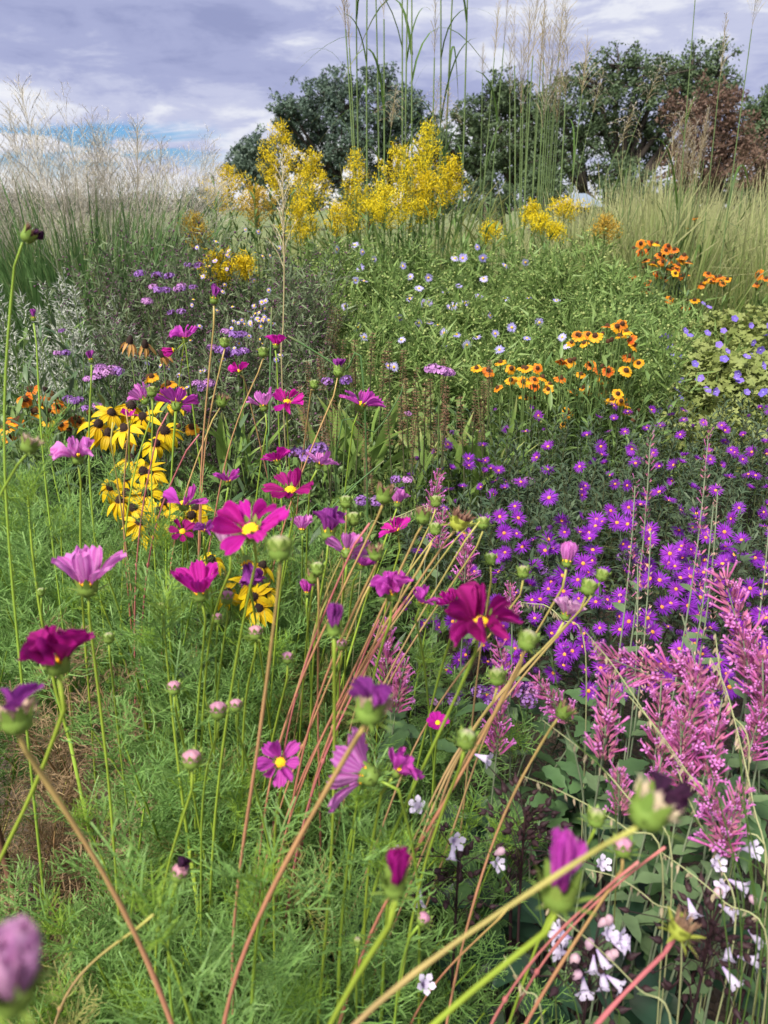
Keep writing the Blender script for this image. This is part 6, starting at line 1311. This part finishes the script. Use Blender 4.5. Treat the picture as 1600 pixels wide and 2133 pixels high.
penstemon('dark-leaved penstemon rosette at the very bottom right', .42, .48, 30, .32, [(1495, 1800, .1, .5, .8), (1565, 1770, .3, .3, .8)], [], .86)
penstemon('dark-leaved penstemon rosette at the bottom, right of centre', .14, .52, 30, .30, [(885, 2050, .2, .5, .7)], [], .85)
penstemon('dark-leaved penstemon at the right edge near the bottom', .62, .62, 26, .36, [(1580, 1960, .4, -.4, .7)], [], .86)
penstemon('dark-leaved penstemon beneath the arching oat stalks', .42, .92, 22, .40, [], [], .9)

# ================================================================ SIDE-OATS GRASS (right foreground)
m_oat = mat('oat_seed', ((.46, .37, .24), (.64, .56, .40)), trans=.3, rough=.7)
m_oat_st = mat('oat_stalk', ((.28, .30, .14), (.46, .44, .24)), trans=0, rough=.6)
OAT = [mesh('seed', leafT(U(.011, .014), .0034, 3, 'lance', U(-.3, .4), .4), m_oat) for _ in range(3)]
def oat(label, pts, d0, d1, s0=.15, s1=1.0, step=.011, gap=1.0):
    P_ = [at(x, y, d0 + (d1 - d0) * i / (len(pts) - 1)) for i, (x, y) in enumerate(pts)]; e = P_[-1]; v = nrm(e - P_[-2]); b = np.array((e[0] + v[0] * .12, e[1] + max(0, v[1]) * .1 + .02, 0))
    rt = thing('oat_grass', label, 'grass', b, 'side-oats grass stalks'); c = curve(np.array(P_ + [e * .5 + b * .5, b]) - b, 30); ob('stalk', mesh('stalk', tubeT(c[::-1], np.linspace(.0013, .0006, len(c)), 4, False), m_oat_st), rt)
    sl = np.concatenate(([0], np.cumsum(np.linalg.norm(np.diff(c, axis=0), axis=1)))); vis = len(pts) - 1; tot = sl[min(len(sl) - 1, int(len(sl) * vis / (vis + 2)))]
    q = s0 * tot
    while q < s1 * tot:
        p = np.array([np.interp(q, sl, c[:, k]) for k in range(3)])
        for _ in range(random.choice((1, 2, 2, 3))): ob('seed', random.choice(OAT), rt, frame(p, (U(-.45, .45), U(-.45, .45), -1), U(0, 6), U(.7, 1.15)))
        q += step * U(.6, 1.5) * gap
for a in [('oat grass stalk arching over the toothed leaves, upper of two on the left', [(1130, 1500), (1190, 1545), (1255, 1600), (1330, 1690), (1400, 1790)], .92, .85, .02, .45), ('oat grass stalk with hanging seeds below the upper left one', [(1085, 1615), (1150, 1640), (1230, 1680), (1310, 1730), (1380, 1800)], .88, .84, .03, .6), ('oat grass stalk at the left edge of the asters, hanging seeds', [(1205, 1300), (1240, 1340), (1280, 1390), (1340, 1480), (1420, 1600), (1500, 1720)], .98, .9, .02, .25),
          ('long oat stalk running through the pink hyssop to the bottom right', [(1310, 1450), (1370, 1520), (1440, 1620), (1520, 1720), (1600, 1800)], .92, .88, .05, .7), ('tall oat stalk with bleached seeds up to the right edge of the asters', [(1480, 1370), (1510, 1430), (1540, 1540), (1570, 1680), (1590, 1850)], .98, .88, .0, .7), ('oat stalk with seeds bottom right, beside the seed stem', [(1370, 1770), (1440, 1820), (1510, 1880), (1600, 1975)], .86, .8, .05, .8),
          ('oat stalk with seeds crossing the ragged lower hyssop', [(1410, 1600), (1450, 1700), (1500, 1800), (1530, 1950)], .9, .84, .05, .7), ('comb-like oat seed head at the upper left tip of the asters', [(890, 1052), (870, 1058), (848, 1068), (800, 1090), (760, 1130)], 1.35, 1.4, .0, .5, .006), ('comb-like oat seed head over the dark asters', [(1085, 1255), (1110, 1258), (1138, 1262), (1170, 1290), (1220, 1360)], 1.2, 1.15, .0, .5, .006),
          ('oat stalk with pale seeds low beside the pink bud stem', [(1220, 1810), (1290, 1830), (1360, 1880), (1420, 1960)], .85, .8, .05, .7), ('oat stalk with seeds in the very bottom right corner', [(1050, 1990), (1090, 2060), (1130, 2130)], .75, .75, .05, .9), ('thin oat stalk crossing the white penstemon', [(1130, 1880), (1240, 1970), (1330, 2060), (1400, 2150)], .74, .72, .0, .15), ('oat stalk with bleached seeds in the middle of the hyssop', [(1490, 1320), (1500, 1400), (1520, 1480), (1560, 1600)], 1.0, .95, .0, .9, .008)]: oat(*a)
# wispy green stalks at the right edge
rt = thing('wispy_grass', 'thin green grass stalks in front of the bottom right seed stem', 'grass', (.5, .62, 0))
for (x0, y0, x1, y1) in [(1525, 1780, 1535, 2140), (1560, 1800, 1545, 2140), (1540, 1560, 1600, 2080), (1500, 1850, 1510, 2140), (1590, 1880, 1575, 2140), (1480, 1600, 1550, 1900), (1540, 1650, 1600, 1900), (1120, 1860, 1210, 2140), (1400, 1640, 1600, 1850), (1270, 2050, 1290, 2140), (1150, 1380, 1280, 1660), (1000, 1750, 1150, 1990)]:
    a, b = at(x0, y0, .8), at(x1, y1, .82); loc = np.array(rt.location); g = b + (b - a) * .3; g[2] = max(0, g[2] - .2)
    ob('stalk', mesh('stalk', tubeT(curve(np.array([a, (a + b) / 2 + RN.normal(size=3) * .006, b, g]) - loc, 12), .0008, 4, False), m_blade), rt)

# ================================================================ single reeds and panicles in the middle
def reed(label, pts, d, rad=.0022, mt=None, pan_at=None, ps=.5):
    P_ = [at(x, y, d) for x, y in pts]; b = np.array((P_[-1][0], P_[-1][1] + .05, 0)); rt = thing('grass_stalk', label, 'grass', b, 'single grass stalks')
    c = curve(np.array(P_ + [b]) - b, 18); ob('stalk', mesh('stalk', tubeT(c[::-1], rad, 5, False), mt or m_blade_b), rt)
    if pan_at: ob('panicle', random.choice(plm_n), rt, frame(c[pan_at], c[0] - c[pan_at], 0, ps))
reed('straw-coloured grass stalk with a narrow seed head in the upper middle', [(590, 440), (592, 560), (590, 680), (588, 800)], 2.2, .002, m_straw, 4, .9)
reed('green reed-like stalk crossing the upper middle diagonally', [(600, 700), (660, 735), (715, 775), (760, 830)], 1.5, .002)
reed('bluish grass stalk upright beside the magenta half-open cosmos', [(566, 640), (563, 760), (560, 900), (560, 1000)], 1.6, .002)
reed('bluish grass stalk slanting right of the mauve verbena cluster', [(800, 960), (740, 1010), (690, 1060), (640, 1130)], 1.5, .0018)
reed('thin stalk slanting toward the left brown spikes', [(700, 945), (780, 900), (830, 830), (840, 800)][::-1], 1.6, .0014)
